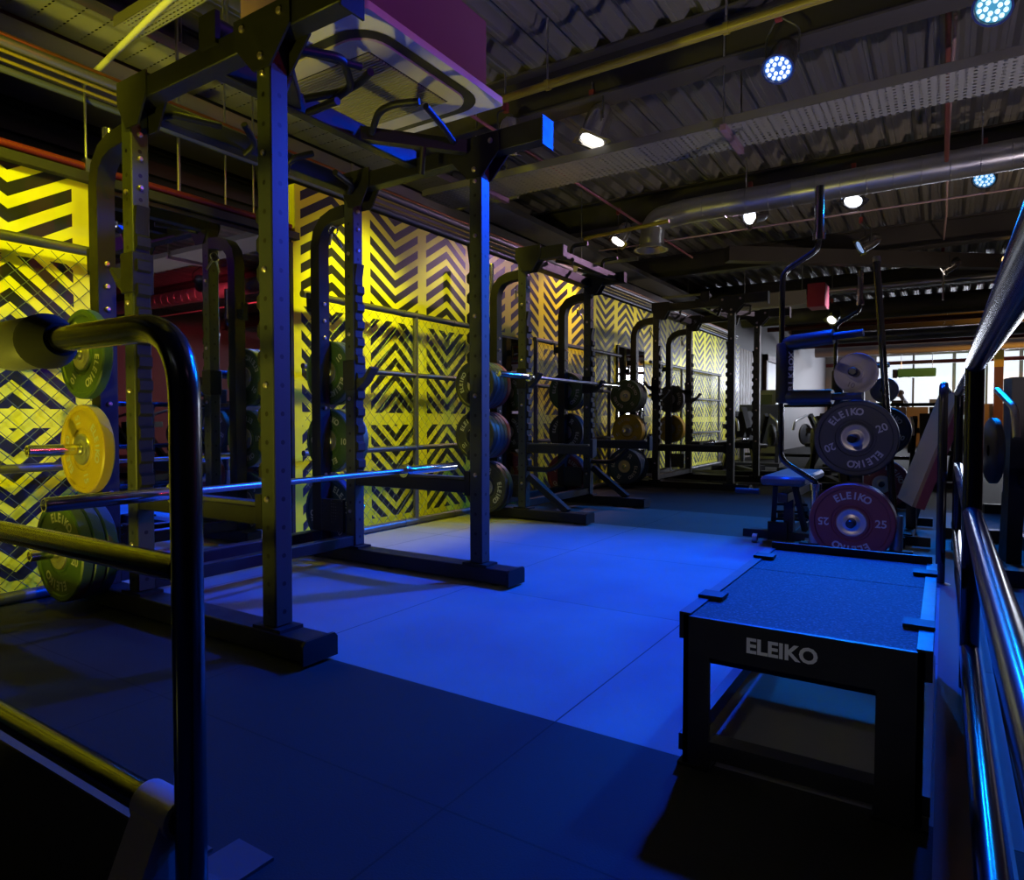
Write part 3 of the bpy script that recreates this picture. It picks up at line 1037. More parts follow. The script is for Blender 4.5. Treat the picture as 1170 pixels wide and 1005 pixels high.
stack(X2, 1.115, y, -1, [('black', '10', 0.05), ('blue', '20', 0.05), ('blue', '20', 0.05), ('blue', '20', 0.05), ('red', '25', 0.05)], 'top left peg of the half rack', G2)
stack(X2, 0.70, y, -1, [('black', '10', 0.05), ('blue', '20', 0.05), ('blue', '20', 0.05), ('blue', '20', 0.05), ('red', '25', 0.05)], 'middle left peg of the half rack', G2)
stack(X2, 0.265, y, -1, [('black', '20', 0.055), ('blue', '20', 0.055)], 'bottom left peg of the half rack', G2, 0.215)
y = R2Y + 0.60 + 0.0375 + 0.014
stack(X2, 1.115, y, 1, [('green', '10', 0.05), ('blue', '20', 0.05), ('blue', '20', 0.05)], 'top right peg of the half rack', G2)
stack(X2, 0.70, y, 1, [('black', '20', 0.05), ('blue', '20', 0.05), ('gold', '15', 0.05)], 'middle right peg of the half rack', G2)
stack(X2, 0.265, y, 1, [('red', '25', 0.055), ('blue', '20', 0.055)], 'bottom right peg of the half rack', G2, 0.215)
G3 = 'bumper plates on the farthest rack'
y = R3 - 0.62 - 0.0375 - 0.014
stack(X2, 1.115, y, -1, [('green', '10', 0.055), ('black', '10', 0.055), ('black', '10', 0.055), ('black', '10', 0.055)], 'top left peg of the far rack', G3)
stack(X2, 0.70, y, -1, [('gold', '15', 0.055), ('gold', '15', 0.055), ('black', '10', 0.055)], 'middle left peg of the far rack', G3)
stack(X2, 0.265, y, -1, [('blue', '20', 0.06), ('blue', '20', 0.06), ('blue', '20', 0.06), ('blue', '20', 0.06)], 'bottom left peg of the far rack', G3, 0.215)
y = R3 + 0.62 + 0.0375 + 0.014
stack(X2, 1.115, y, 1, [('black', '10', 0.055), ('black', '10', 0.055)], 'top right peg of the far rack', G3)
stack(X2, 0.70, y, 1, [('gold', '15', 0.055), ('gold', '15', 0.055)], 'middle right peg of the far rack', G3)


# spring collars hung on the bent storage tubes
def collar(loc, label):
    root = thing('spring_collar', label, 'collar', loc, group='spring collars hung on the racks')
    m = MB()
    pts = [(0.006 * math.sin(3 * t) + 0.0, 0.03 * math.cos(t), 0.03 * math.sin(t) - 0.03) for t in [2 * PI * k / 18 for k in range(18)]]
    m.tube(pts, 0.0045, 8, closed=True)
    m.build('coil', CHROME, root)
    for a in (-0.5, 0.5):
        k = MB()
        k.tube([(0.0, 0.03 * math.sin(a), -0.055), (0.02, 0.10 * math.sin(a), -0.12)], 0.007, 8)
        k.build('grip', SATIN, root)


for (x, y, z, w) in ((-2.96, R1 - 0.585, 1.955, 'left side of the nearest rack'), (-3.0, R1 + 0.575, 1.955, 'right side of the nearest rack'),
                     (-3.04, R2Y - 0.56, 1.955, 'left side of the middle half rack'), (-3.04, R2Y + 0.56, 1.955, 'right side of the middle half rack'),
                     (-3.04, R3 - 0.58, 1.955, 'left side of the farthest rack'), (-3.04, R3 + 0.58, 1.955, 'right side of the farthest rack')):
    collar((x, y, z), 'chrome spring collar hung under the bent tube, ' + w)


# ------------------------------------------------------------------ fence and mirrors
def fence(y0, y1, posts, label, mesh_spans):
    root = thing('chain_link_fence', label, 'fence', (-3.51, y0, 0))
    L = y1 - y0
    for z, r in ((1.646, 0.024), (1.178, 0.020), (0.609, 0.020), (0.03, 0.028)):
        m = MB().cyl((0, 0, z), (0, L, z), r, 12)
        rl = m.build('rail', FENCE, root)
        yy = 0.35
        while yy < L:
            MB().cyl((0, yy - 0.012, z), (0, yy + 0.012, z), r + 0.004, 12).build('rail_clamp', FENCE, rl)
            yy += 0.62
    for p in posts:
        MB().cyl((0, p - y0, 0.0), (0, p - y0, 1.646), 0.022, 12).build('post', FENCE, root)
    w = MB()
    dz, zt, zb = 0.088, 1.615, 0.06
    hh = zt - zb
    for a, b in mesh_spans:
        k = a - hh
        while k < b:
            for s in (0, 1):
                # line y = k + (z - zb) (s=0) or y = k + hh - (z - zb)
                za, zc = zb, zt
                ya, yc = (k, k + hh) if s == 0 else (k + hh, k)
                # clip to the span
                p, q = Vector((0, ya, za)), Vector((0, yc, zc))
                lo, hi = 0.0, 1.0
                d = q.y - p.y
                for bound, sg in ((a, 1), (b, -1)):
                    t = (bound - p.y) / d
                    if sg * d > 0:
                        lo = max(lo, t)
                    else:
                        hi = min(hi, t)
                if hi - lo > 0.01:
                    A, B = p.lerp(q, lo), p.lerp(q, hi)
                    off = Vector((0.002 if s else -0.002, -y0, 0))
                    w.tube([A + off, B + off], 0.0019, 4, caps=False)
            k += dz
    w.build('wire_mesh', WIRE, root)
    return root


fence(-0.4, 1.74, [], 'low chain-link fence before the left part of the yellow mural', [(-0.4, 1.70)])
fence(2.93, 5.08, [4.037, 5.0], 'chain-link fence before the yellow mural between the nearest and middle racks', [(2.95, 5.05)])
fence(5.86, 8.0, [5.884, 7.669], 'chain-link fence before the mural behind the middle half rack', [(5.9, 7.95)])
fence(9.05, 12.6, [10.4, 12.5], 'chain-link fence before the mural behind the farthest rack', [(9.05, 12.5)])

for (a, b, z0, z1, lab) in ((1.76, 2.90, 0.06, 1.97, 'tall wall mirror behind the nearest power rack'), (5.12, 5.82, 0.08, 1.62, 'narrow wall mirror behind the middle half rack'), (8.08, 8.98, 0.08, 1.78, 'wall mirror behind the farthest power rack')):
    root = thing('wall_mirror', lab, 'mirror', (-3.585, (a + b) / 2, z0))
    h, w = z1 - z0, (b - a) / 2
    MB().box(-0.008, 0.008, -w, w, 0, h).build('mirror_glass', MIRROR, root)
    m = MB()
    for s in (-1, 1):
        m.box(-0.012, 0.014, s * w - 0.012, s * w + 0.012, -0.01, h + 0.01)
    m.box(-0.012, 0.014, -w, w, h, h + 0.02)
    m.box(-0.012, 0.014, -w, w, -0.02, 0)
    m.build('mirror_frame', RACK, root)


# ------------------------------------------------------------------ railings
def left_railing():
    root = thing('handrail', 'dark chrome tube railing across the lower left, with a bent top corner', 'railing', (0, 0.66, 0))
    xp, r = -1.092, 0.026
    m = MB()
    m.tube([(-3.4, 0, 0.995), (xp, 0, 0.995), (xp, 0, 0.0)], r, 20, bend=0.14, seg=8)
    m.build('top_rail', RAILM, root)
    m = MB().cyl((-3.4, 0, 0.57), (xp - 0.02, 0, 0.57), 0.024, 18)
    m.build('middle_rail', RAILM, root)
    m = MB().cyl((-3.4, 0, 0.145), (xp - 0.02, 0, 0.125), 0.026, 18)
    m.build('bottom_rail', RAILM, root)
    k = MB()
    k.lathe([(0.027, -0.12), (0.052, -0.115), (0.056, -0.10), (0.056, 0.07), (0.044, 0.085), (0.027, 0.087)], o=(-1.66, 0, 0.995), axis=(1, 0, 0), n=28)
    sl = k.build('rubber_sleeve', mat('grey_foam_sleeve', (0.10, 0.10, 0.09), 0.45), root)
    MB().lathe([(0.0275, 0.02), (0.0275, 0.03), (0.050, 0.0705), (0.0565, 0.0705), (0.0565, 0.055), (0.058, 0.055), (0.058, 0.074), (0.034, 0.13), (0.0275, 0.132)], o=(-1.66, 0, 0.995), axis=(1, 0, 0), n=28).build('sleeve_mouth', mat('black_foam', (0.004, 0.004, 0.004), 0.9), sl)
    m = MB()
    m.lathe([(0.027, 0.0), (0.045, 0.0), (0.045, 0.008), (0.027, 0.012)], o=(xp, 0, 0.0), n=24)
    m.box(xp - 0.06, xp + 0.045, -0.045, 0.135, 0.0, 0.007)
    m.build('foot_plate', mat('foot_plate_steel', (0.06, 0.06, 0.07), 0.5), root)
    c = MB()
    c.lathe([(0.0265, -0.06), (0.036, -0.06), (0.036, 0.05), (0.0265, 0.05)], o=(xp - 0.075, 0, 0.127), axis=(1, 0, 0), n=24)
    c.prism([(-0.036, 0.127), (0.03, 0.115), (-0.02, -0.02), (-0.09, 0.0)], 'x', xp - 0.125, xp - 0.035)
    c.build('rail_bracket', mat('pale_bracket', (0.42, 0.36, 0.38), 0.4, 0.3), root)
    m = MB().cyl((xp - 0.08, -0.05, 0.02), (xp - 0.12, -0.25, -0.54), 0.024, 16)
    m.build('support_leg', RAILM, root)
    return root


left_railing()


def right_railing():
    root = thing('handrail', 'long chrome tube railing running away on the right side', 'railing', (0.075, 0, 0))
    for z, r, n in ((0.995, 0.026, 'top_rail'), (0.547, 0.024, 'middle_rail'), (0.13, 0.026, 'bottom_rail')):
        MB().cyl((0, -0.3 if n != 'bottom_rail' else 0.62, z), (0, 5.4, z), r, 20).build(n, RAILM, root)
    for y in (2.45, 5.0):
        MB().cyl((0, y, 0.0), (0, y, 0.995), 0.0255, 18).build('post', BLACKCH, root)
    # kick panel tubes below
    return root


right_railing()
rt = thing('handrail', 'short bent-top tube post standing beside the long right railing', 'railing', (-0.005, 3.95, 0))
m = MB()
m.tube([(0, 0.0, 0.0), (0, 0.0, 1.0), (0.02, 0.75, 1.0)], 0.021, 14, bend=0.08)
m.build('bent_tube', BLACKCH, rt)
MB().lathe([(0.022, 0.0), (0.045, 0.0), (0.045, 0.012), (0.022, 0.016)], n=18).build('floor_collar', SATIN, rt)

# rail across the end of the rack zone
rl = thing('handrail', 'black crowd rail across the aisle beyond the farthest rack', 'railing', (-3.4, 13.6, 0))
m = MB()
m.cyl((0, 0, 1.09), (3.3, 0, 1.09), 0.03, 10)
m.build('top_rail', BLACKCH, rl)
MB().cyl((0, 0, 0.15), (3.3, 0, 0.15), 0.03, 10).build('bottom_rail', BLACKCH, rl)
for x in (0.02, 0.8, 1.6, 2.4, 3.28):
    MB().cyl((x, 0, 0.0), (x, 0, 1.09), 0.028, 10).build('post', BLACKCH, rl)


# ------------------------------------------------------------------ lifting box
def step_box():
    x0, x1, y0, y1, h = -0.516, -0.025, 1.556, 2.545, 0.363
    root = thing('lifting_box', 'black steel step box with a speckled rubber top and white lettering', 'step box', ((x0 + x1) / 2, (y0 + y1) / 2, 0))
    W, L = (x1 - x0) / 2, (y1 - y0) / 2
    FR = mat('box_frame_paint', (0.020, 0.020, 0.021), 0.42, var=0.3, vscale=18)
    for s, nm in ((-1, 'front_panel'), (1, 'rear_panel')):
        m = MB()
        y = s * L
        ya, yb = (y, y + 0.012) if s < 0 else (y - 0.012, y)
        top = h if s < 0 else h + 0.025
        # frame plate with a window: two legs, deep top, bottom rail
        m.box(-W, W, ya, yb, h - 0.092, top)
        m.box(-W, -W + 0.062, ya, yb, 0.008, h - 0.092)
        m.box(W - 0.085, W, ya, yb, 0.008, h - 0.092)
        fl = 0.05
        yb2 = y + fl if s < 0 else y - fl
        a, b = min(y, yb2), max(y, yb2)
        m.box(-W + 0.062, W - 0.085, a, b, 0.03, 0.072)
        m.box(-W, -W + 0.012, a, b, 0.008, h)
        m.box(W - 0.012, W, a, b, 0.008, h)
        p = m.build(nm, FR, root)
        for u, v in ((-W - 0.012, -W + 0.065), (W - 0.09, W + 0.012)):
            MB().box(u, v, a - 0.004, b, 0.0, 0.008).build('foot_plate', RACK2, p)
        if s < 0:
            t = MB()
            M = Matrix.Translation((-0.025, y - 0.0012, h - 0.047)) @ Matrix.Rotation(PI / 2, 4, 'X')
            add_text(t, 'ELEIKO', M, 0.047, 0.047, 0.035)
            t.build('lettering', mat('box_lettering', (0.85, 0.86, 0.88), 0.5), p, 'white block lettering')
    for s in (-1, 1):
        for u, v in ((h - 0.06, h + 0.004), (0.03, 0.07)):
            MB().box(s * W - 0.014, s * W + 0.014, -L + 0.012, L - 0.012, u, v).build('side_rail', FR, root)
    for s in (-1, 1):
        for yy in (-0.30, 0.30):
            tabs = MB().box(s * W - 0.016 - (0.03 if s > 0 else 0), s * W + 0.016 + (0.03 if s < 0 else 0), yy - 0.03, yy + 0.03, h + 0.004, h + 0.012)
            tabs.build('mat_clip', RACK2, root)
    m = MB()
    m.box(-W + 0.015, W - 0.015, -L + 0.013, -0.003 + 0.12, h - 0.03, h)
    m.box(-W + 0.015, W - 0.015, 0.123, L - 0.013, h - 0.03, h)
    sp = bpy.data.materials.new('speckled_rubber')
    sp.use_nodes = True
    g = NG(sp)
    nt = sp.node_tree
    b = nt.nodes['Principled BSDF']
    tc = g.n('ShaderNodeTexCoord')
    vo = g.n('ShaderNodeTexNoise')
    vo.inputs['Scale'].default_value = 170
    vo.inputs['Detail'].default_value = 3
    nt.links.new(tc.outputs['Object'], vo.inputs['Vector'])
    v = g.m('ADD', 0.008, g.m('MULTIPLY', g.m('POWER', vo.outputs[0], 6.0), 0.9))
    cb = g.n('ShaderNodeCombineColor')
    for i in range(3):
        nt.links.new(v, cb.inputs[i])
    nt.links.new(cb.outputs[0], b.inputs['Base Color'])
    b.inputs['Roughness'].default_value = 0.8
    m.build('rubber_top', sp, root)
    # inner cross beam
    MB().box(-W + 0.014, W - 0.014, -L + 0.06, -L + 0.10, h - 0.125, h - 0.032).build('inner_beam', FR, root)
    MB().box(-W + 0.014, W - 0.014, -0.02, 0.02, h - 0.07, h - 0.032).build('cross_brace', FR, root)


step_box()


# ------------------------------------------------------------------ plate trees, bars
def plate_tree(loc, label):
    root = thing('plate_tree', label, 'plate tree', loc)
    m = MB()
    m.box(-0.035, 0.035, 0.06, 0.13, 0.09, 1.16, 0.004)
    m.build('post', RACK, root)
    m = MB()
    m.box(-0.30, 0.30, -0.02, 0.05, 0.012, 0.08, 0.004)
    m.box(-0.035, 0.035, -0.02, 0.55, 0.012, 0.09, 0.004)
    m.box(-0.24, 0.24, 0.50, 0.56, 0.012, 0.08, 0.004)
    m.build('base', RACK, root)
    for z in (1.10, 0.722, 0.24):
        p = MB()
        p.lathe([(0.04, 0.0), (0.04, 0.012), (0.0245, 0.014), (0.0245, 0.26), (0.018, 0.268), (0, 0.268)], o=(0, 0.06, z), axis=(0, -1, 0), n=20)
        p.build('plate_peg', BLACKCH, root)
    for s in (-1, 1):
        h = MB()
        h.lathe([(0.027, 0.0), (0.034, 0.0), (0.034, 0.20), (0.027, 0.20)], o=(s * 0.215, 0.02, 0.08), n=16)
        h.build('bar_holder', mat('holder_steel', (0.25, 0.25, 0.27), 0.35, 0.7), root)
    return root


T1 = (-0.437, 4.40, 0)
plate_tree(T1, 'black plate tree behind the step box, with large plates and upright bars')
T2 = (-0.47, 7.10, 0)
plate_tree(T2, 'second black plate tree, hidden behind the nearer one')
GT, GT2 = 'plates on the near plate tree', 'plates on the far plate tree'
plate('red', '25', 0.225, 0.055, (T1[0], 4.26, 0.24), 0.0, 'dark red 25 plate, front one on the lowest peg of the near plate tree', GT)
plate('red', '25', 0.225, 0.055, (T1[0], 4.318, 0.24), 1.0, 'dark red 25 plate behind the front one, lowest peg of the near plate tree', GT)
plate('black', '20', 0.225, 0.06, (T1[0], 4.39, 0.722), -0.40, 'large black 20 bumper plate on the middle peg of the near plate tree', GT)


def iron_plate(loc, label, group, R=0.118):
    b = MB()
    b.lathe([(0.0255, 0.0), (0.04, 0.0), (0.042, 0.005), (R * 0.8, 0.005), (R * 0.85, 0.001), (R * 0.97, 0.001), (R, 0.005), (R, 0.024), (R * 0.95, 0.028), (0.0255, 0.028), (0.0255, 0.0)], axis=(0, 1, 0), n=40)
    o = b.build('iron_plate', COL['iron'])
    o.location = loc
    tag(o, label, 'weight plate', group)
    t = MB()
    M = Matrix.Rotation(0.35, 4, 'Y') @ Matrix.Translation((0, 0.0042, -R * 0.62)) @ Matrix.Rotation(PI / 2, 4, 'X')
    add_text(t, '10', M, R * 0.36, R * 0.36, 0.01)
    t.build('lettering', mat('iron_lettering', (0.10, 0.09, 0.09), 0.6), o)
    return o


iron_plate((T1[0], 4.36, 1.10), 'small grey iron 10 plate on the top peg of the near plate tree', GT)
iron_plate((T2[0], 7.06, 1.10), 'small grey iron plate on the top peg of the far plate tree', GT2)
plate('black', '20', 0.225, 0.06, (T2[0], 7.09, 0.722), 0.4, 'black bumper plate on the middle peg of the far plate tree', GT2)
plate('red', '25', 0.225, 0.055, (T2[0], 6.96, 0.24), 0.8, 'dark red plate, front one on the lowest peg of the far plate tree', GT2)
plate('red', '25', 0.225, 0.055, (T2[0], 7.02, 0.24), 0.3, 'dark red bumper plate behind the front one on the far plate tree', GT2)


def safety_bar(loc, label, text=True):
    """padded safety squat bar standing on end in the tree's holder"""
    root = thing('safety_squat_bar', label, 'barbell', loc)
    # local: sleeves on x=0, camber to x=-0.21
    cx = -0.205
    sh = MB()
    sh.tube([(0, 0, 0.42), (0, 0, 0.45), (cx, 0, 0.58), (cx, 0, 1.74), (-0.005, 0, 1.855), (0, 0, 1.93)], 0.0165, 14, bend=0.06, seg=5)
    sh.build('cambered_shaft', BLACKCH, root)
    for a, b in ((0.10, 0.42), (1.93, 2.23)):
        m = MB()
        m.cyl((0, 0, a), (0, 0, b), 0.025, 18)
        k = 0.42 if a < 1 else 1.93
        m.cyl((0, 0, k - 0.02), (0, 0, k + 0.02), 0.035, 18)
        m.build('sleeve', CHROME, root)
    PAD = mat('black_pad_vinyl', (0.016, 0.016, 0.018), 0.35, bump=0.1)
    p = MB()
    p.lathe([(0.02, 0.93), (0.048, 0.935), (0.052, 0.95), (0.052, 1.285), (0.048, 1.30), (0.02, 1.305)], o=(cx + 0.02, 0, 0), n=24)
    pd = p.build('neck_pad', PAD, root)
    if text:
        t = MB()
        for i, ch in enumerate('BLKBOX'):
            M = Matrix.Translation((cx + 0.02 + 0.044, -0.032, 1.02 + i * 0.041)) @ Matrix.Rotation(0.95, 4, 'Z') @ Matrix.Rotation(PI / 2, 4, 'X') @ Matrix.Rotation(PI / 2, 4, 'Z')
            add_text(t, ch, M, 0.055, 0.055, 0.03)
        t.build('pad_lettering', LETTER, pd, 'white lettering along the pad')
    for z, tilt in ((0.965, 0.0), (1.30, 0.02)):
        m = MB()
        m.tube([(cx + 0.02, 0, z), (cx + 0.06, -0.02, z), (cx + 0.30, -0.06, z + tilt)], [0.030, 0.047, 0.043], 18)
        a = m.build('arm_pad', PAD, root)
        m = MB()
        m.tube([(cx + 0.30, -0.06, z + tilt), (cx + 0.46, -0.09, z + tilt * 1.4)], 0.021, 14)
        m.build('hand_grip', RUBBER, a)
    return root


safety_bar((-0.652, 4.42, 0.0), 'black padded safety squat bar standing on end beside the near plate tree')
safety_bar((-0.685, 7.12, 0.0), 'padded safety squat bar standing on end beside the far plate tree', False)
sb = thing('straight_bar', 'thin black straight bar leaning upright right of the near plate tree', 'barbell', (-0.222, 4.42, 0.10))
MB().tube([(0, 0, 0), (-0.13, 0.09, 1.68)], 0.0195, 14).build('shaft', BLACKCH, sb)
MB().tube([(-0.1285, 0.089, 1.66), (-0.131, 0.091, 1.69)], 0.022, 14).build('end_ring', SATIN, sb)


# ------------------------------------------------------------------ benches
def flat_bench():
    root = thing('weight_bench', 'adjustable bench with blue-lit seat pad left of the near plate tree', 'bench', (-0.86, 4.8, 0))
    VN = mat('bench_vinyl', (0.05, 0.06, 0.08), 0.35, bump=0.08)
    m = MB()
    m.box(-0.14, 0.13, -0.28, 0.55, 0.405, 0.465, 0.018)
    m.build('seat_pad', VN, root)
    m = MB()
    m.box(-0.03, 0.03, -0.28, 0.9, 0.30, 0.36, 0.004)
    m.box(-0.03, 0.03, -0.08, -0.02, 0.06, 0.30)
    m.beam((0, 0.75, 0.06), (0, 0.1, 0.33), 0.05, 0.05)
    m.build('frame', RACK, root)
    m = MB()
    m.box(-0.29, 0.25, -0.10, -0.04, 0.03, 0.085, 0.004)
    m.box(-0.25, 0.25, 0.84, 0.90, 0.03, 0.085, 0.004)
    m.box(-0.03, 0.03, -0.05, 0.85, 0.03, 0.08, 0.004)
    m.build('base', RACK, root)
    m = MB()
    m.box(-0.12, 0.0, -0.13, -0.10, 0.03, 0.15)
    m.build('lift_handle', RACK2, root)
    for x in (-0.2, 0.13):
        MB().lathe([(0.012, 0), (0.03, 0), (0.03, 0.03), (0.012, 0.03)], o=(x - 0.015, -0.13, 0.032), axis=(1, 0, 0), n=16).build('wheel', SATIN, root)
    m = MB()
    for z in (0.16, 0.21, 0.26):
        m.beam((-0.1, -0.05, z), (0.1, 0.02, z), 0.02, 0.015)
    m.beam((-0.1, -0.06, 0.1), (-0.06, -0.2, 0.40), 0.03, 0.03)
    m.beam((0.1, -0.06, 0.1), (0.06, -0.2, 0.40), 0.03, 0.03)
    m.build('ladder', RACK2, root)
    m = MB()
    m.cyl((-0.15, -0.25, 0.36), (-0.30, -0.25, 0.36), 0.018, 12)
    m.build('foot_roller', RUBBER, root)


flat_bench()


def incline_bench():
    root = thing('incline_bench', 'incline bench with a steep red back pad beside the right railing', 'bench', (-0.10, 5.3, 0))
    m = MB().beam((-0.075, -0.05, 0.26), (0.165, -0.05, 1.0), 0.27, 0.055, (1, 0.42, 0))
    m.build('back_pad', mat('red_pad_vinyl', (0.30, 0.07, 0.10), 0.4), root)
    m = MB().beam((-0.105, -0.065, 0.27), (0.135, -0.065, 1.0), 0.25, 0.03, (1, 0.42, 0))
    m.build('pad_board', mat('pale_board', (0.42, 0.30, 0.20), 0.6), root)
    m = MB()
    m.box(-0.12, -0.06, -0.3, 0.7, 0.03, 0.09)
    m.beam((-0.09, 0.55, 0.08), (0.05, 0.45, 0.75), 0.05, 0.05)
    m.box(-0.12, 0.04, -0.32, -0.25, 0.02, 0.08)
    m.box(-0.12, 0.04, 0.65, 0.72, 0.02, 0.08)
    m.box(-0.11, -0.05, -0.02, 0.04, 0.09, 0.28)
    m.build('frame', RACK, root)


incline_bench()


# ------------------------------------------------------------------ ceiling services
def aircon():
    x1, y0, y1, z = -1.995, 2.005, 3.015, 2.50
    x0 = x1 - 1.01
    root = thing('ceiling_air_conditioner', 'white square ceiling cassette air conditioner above the nearest rack', 'air conditioner', ((x0 + x1) / 2, (y0 + y1) / 2, z))
    W = 0.505

    def rr(h, r, n=6):
        pts = []
        for cx, cy, a0 in ((h - r, h - r, 0), (-h + r, h - r, PI / 2), (-h + r, -h + r, PI), (h - r, -h + r, 1.5 * PI)):
            for i in range(n + 1):
                a = a0 + PI / 2 * i / n
                pts.append((cx + r * math.cos(a), cy + r * math.sin(a)))
        return pts
    m = MB()
    m.prism(rr(W, 0.02), 'z', 0.0, 0.035)
    m.build('panel', WHITE, root)
    # dark air slot ring
    a, b = rr(0.445, 0.17), rr(0.392, 0.14)
    n = len(a)
    m = MB()
    m.add([(x, y, -0.003) for x, y in a] + [(x, y, -0.003) for x, y in b], [(i, (i + 1) % n, n + (i + 1) % n, n + i) for i in range(n)])
    m.build('air_slot', PLASTIC, root)
    m = MB()
    m.prism(rr(0.39, 0.14), 'z', -0.012, -0.002)
    m.build('inner_panel', mat('ivory_plastic', (0.62, 0.56, 0.48), 0.5), root)
    g = MB()
    k = 0
    while k < 31:
        yy = -0.275 + k * 0.0182
        g.box(-0.29, 0.29, yy, yy + 0.009, -0.020, -0.012)
        k += 1
    o = g.build('intake_grille', GRILLEM, root)
    MB().box(-0.295, 0.295, -0.28, 0.288, -0.0135, -0.012).build('grille_back', mat('grille_shadow', (0.03, 0.028, 0.025), 0.7), root)
    m = MB()
    m.box(-0.42, 0.44, -0.43, 0.43, 0.035, 0.42)
    m.build('casing', mat('casing_board', (0.20, 0.11, 0.22), 0.6), root)
    return root


aircon()


def tray_x(x0, x1, y0, y1, z, label, h=0.055, M=None):
    root = thing('cable_tray', label, 'cable tray', ((x0 + x1) / 2, (y0 + y1) / 2, z))
    a, b = (x1 - x0) / 2, (y1 - y0) / 2
    MB().box(-a, a, -b, b, 0, 0.003).build('tray_bed', M or TRAYM, root)
    m = MB()
    for s in (-1, 1):
        m.box(-a, a, s * b - 0.0015, s * b + 0.0015, 0, h)
        m.box(-a, a, s * b - 0.012, s * b + 0.001, h, h + 0.003) if s > 0 else m.box(-a, a, -b - 0.001, -b + 0.012, h, h + 0.003)
    m.build('tray_side', mat('dull_galvanised', (0.24, 0.23, 0.23), 0.4, 0.6), root)
    return root, a, b


def hang_rods(root, pts, z1, r=0.006):
    for p in pts:
        MB().cyl(p, (p[0], p[1], z1), r, 8).build('hanger_rod', SATIN, root)


t, a, b = tray_x(-3.93, 9.0 - 0.2, 4.62, 5.05, 2.81, 'long perforated cable tray crossing the ceiling behind the blue spotlight')
for i in range(6):
    x = -a + 0.6 + i * 2.05
    MB().box(x - 0.02, x + 0.02, -b - 0.03, b + 0.03, -0.04, 0.0).build('tray_bracket', mat('purple_bracket', (0.30, 0.18, 0.26), 0.4, 0.3), t)
    hang_rods(t, [(x, -b - 0.015, 0.0), (x, b + 0.015, 0.0)], 0.74)
t, a, b = tray_x(-3.72, -1.2, 1.885, 2.02, 2.9, 'narrow perforated cable tray at the upper left, lit yellow', M=TRAYN)
hang_rods(t, [(0.2, 0, 0.06)], 0.65)
# wide tray along the wall
root = thing('cable_tray', 'wide slotted cable tray running along above the mural', 'cable tray', (-4.03, 7.0, 3.0))
MB().box(-0.195, 0.195, -8.5, 6.5, 0, 0.003).build('tray_bed', TRAYS, root)
m = MB()
for s in (-1, 1):
    m.box(s * 0.195 - 0.0015, s * 0.195 + 0.0015, -8.5, 6.5, 0, 0.06)
m.build('tray_side', GALV, root)
for y in (-4.4, -1.5, 1.5, 4.5):
    br = MB().box(-0.30, 0.55, y - 0.02, y + 0.02, -0.04, 0).build('tray_bracket', mat('tray_bracket_steel', (0.35, 0.34, 0.25), 0.45, 0.4), root)
    for x in (-0.25, 0.25):
        MB().cyl((x, y, 0.0), (x, y, 0.55), 0.006, 8).build('hanger_rod', SATIN, root)
# grey rectangular duct below it
root = thing('rectangular_duct', 'long grey rectangular duct beside the wide cable tray', 'duct', (-4.25, 7.0, 2.66))
MB().box(-0.28, 0.10, -8.5, 7.0, 0.02, 0.28).build('duct_body', mat('grey_painted_duct', (0.17, 0.15, 0.18), 0.55), root)
m = MB()
for y in (-6, -3, 0, 3, 6):
    m.box(-0.285, 0.105, y - 0.015, y + 0.015, 0.015, 0.285)
m.build('duct_joint', mat('grey_painted_duct', (0.17, 0.15, 0.18), 0.55), root)


def pipe(pts, r, M, label, cat='pipe', bend=0.0, name='pipe'):
    m = MB()
    c = Vector(pts[0])
    m.tube([Vector(p) - c for p in pts], r, 12, bend=bend)
    o = m.build(name, M)
    o.location = c
    return tag(o, label, cat)


COPPER = mat('copper_pipe', (0.30, 0.11, 0.04), 0.35, 0.6)
YPIPE = mat('yellow_gas_pipe', (0.26, 0.21, 0.02), 0.35)
BCABLE = mat('grey_blue_conduit', (0.12, 0.14, 0.19), 0.4, 0.4)
pipe([(-3.62, -1, 2.575), (-3.62, 14, 2.575)], 0.014, COPPER, 'thin copper pipe, topmost of the bundle above the mural')
pipe([(-3.58, -1, 2.525), (-3.58, 14, 2.525)], 0.026, mat('dull_silver_pipe', (0.22, 0.21, 0.24), 0.35, 0.6), 'thick silver pipe in the bundle above the mural')
pipe([(-3.57, -1, 2.482), (-3.57, 14, 2.482)], 0.008, YPIPE, 'upper thin yellow pipe in the bundle above the mural')
pipe([(-3.58, -1, 2.445), (-3.58, 14, 2.445)], 0.008, YPIPE, 'lower thin yellow pipe in the bundle above the mural')
pipe([(-3.60, -1, 2.412), (-3.60, 14, 2.412)], 0.017, BCABLE, 'grey blue conduit, lowest of the bundle above the mural')
r_ = pipe([(-3.58, -0.6, 2.075), (-3.58, 2.9, 2.075)], 0.020, REDPIPE, 'red pipe along the top of the left mural')
for y in (1.67, 0.2):
    MB().box(-0.012, 0.028, y + 0.6 - 0.015, y + 0.6 + 0.015, -0.035, 0.035).build('pipe_clamp', SATIN, r_)
    MB().cyl((0.0, y + 0.6, 0.03), (0.0, y + 0.6, 0.40), 0.006, 8).build('hanger_rod', SATIN, r_)
for k, (y, x) in enumerate(((2.25, -3.75), (2.55, -3.75), (2.75, -3.75))):
    pipe([(x, y, 1.98), (x, y, 3.5)], 0.010 if k == 0 else 0.006, SATIN, ('thick', 'thin', 'farther thin')[k] + ' hanger rod in the dark gap above the wall mirror', 'rod', name='hanger_rod')
pipe([(-4.15, 1.93, 2.74), (-3.30, 1.85, 2.80), (-2.2, 1.78, 2.90)], 0.016, mat('white_conduit', (0.6, 0.6, 0.55), 0.4), 'pale conduit slanting across the upper left corner')
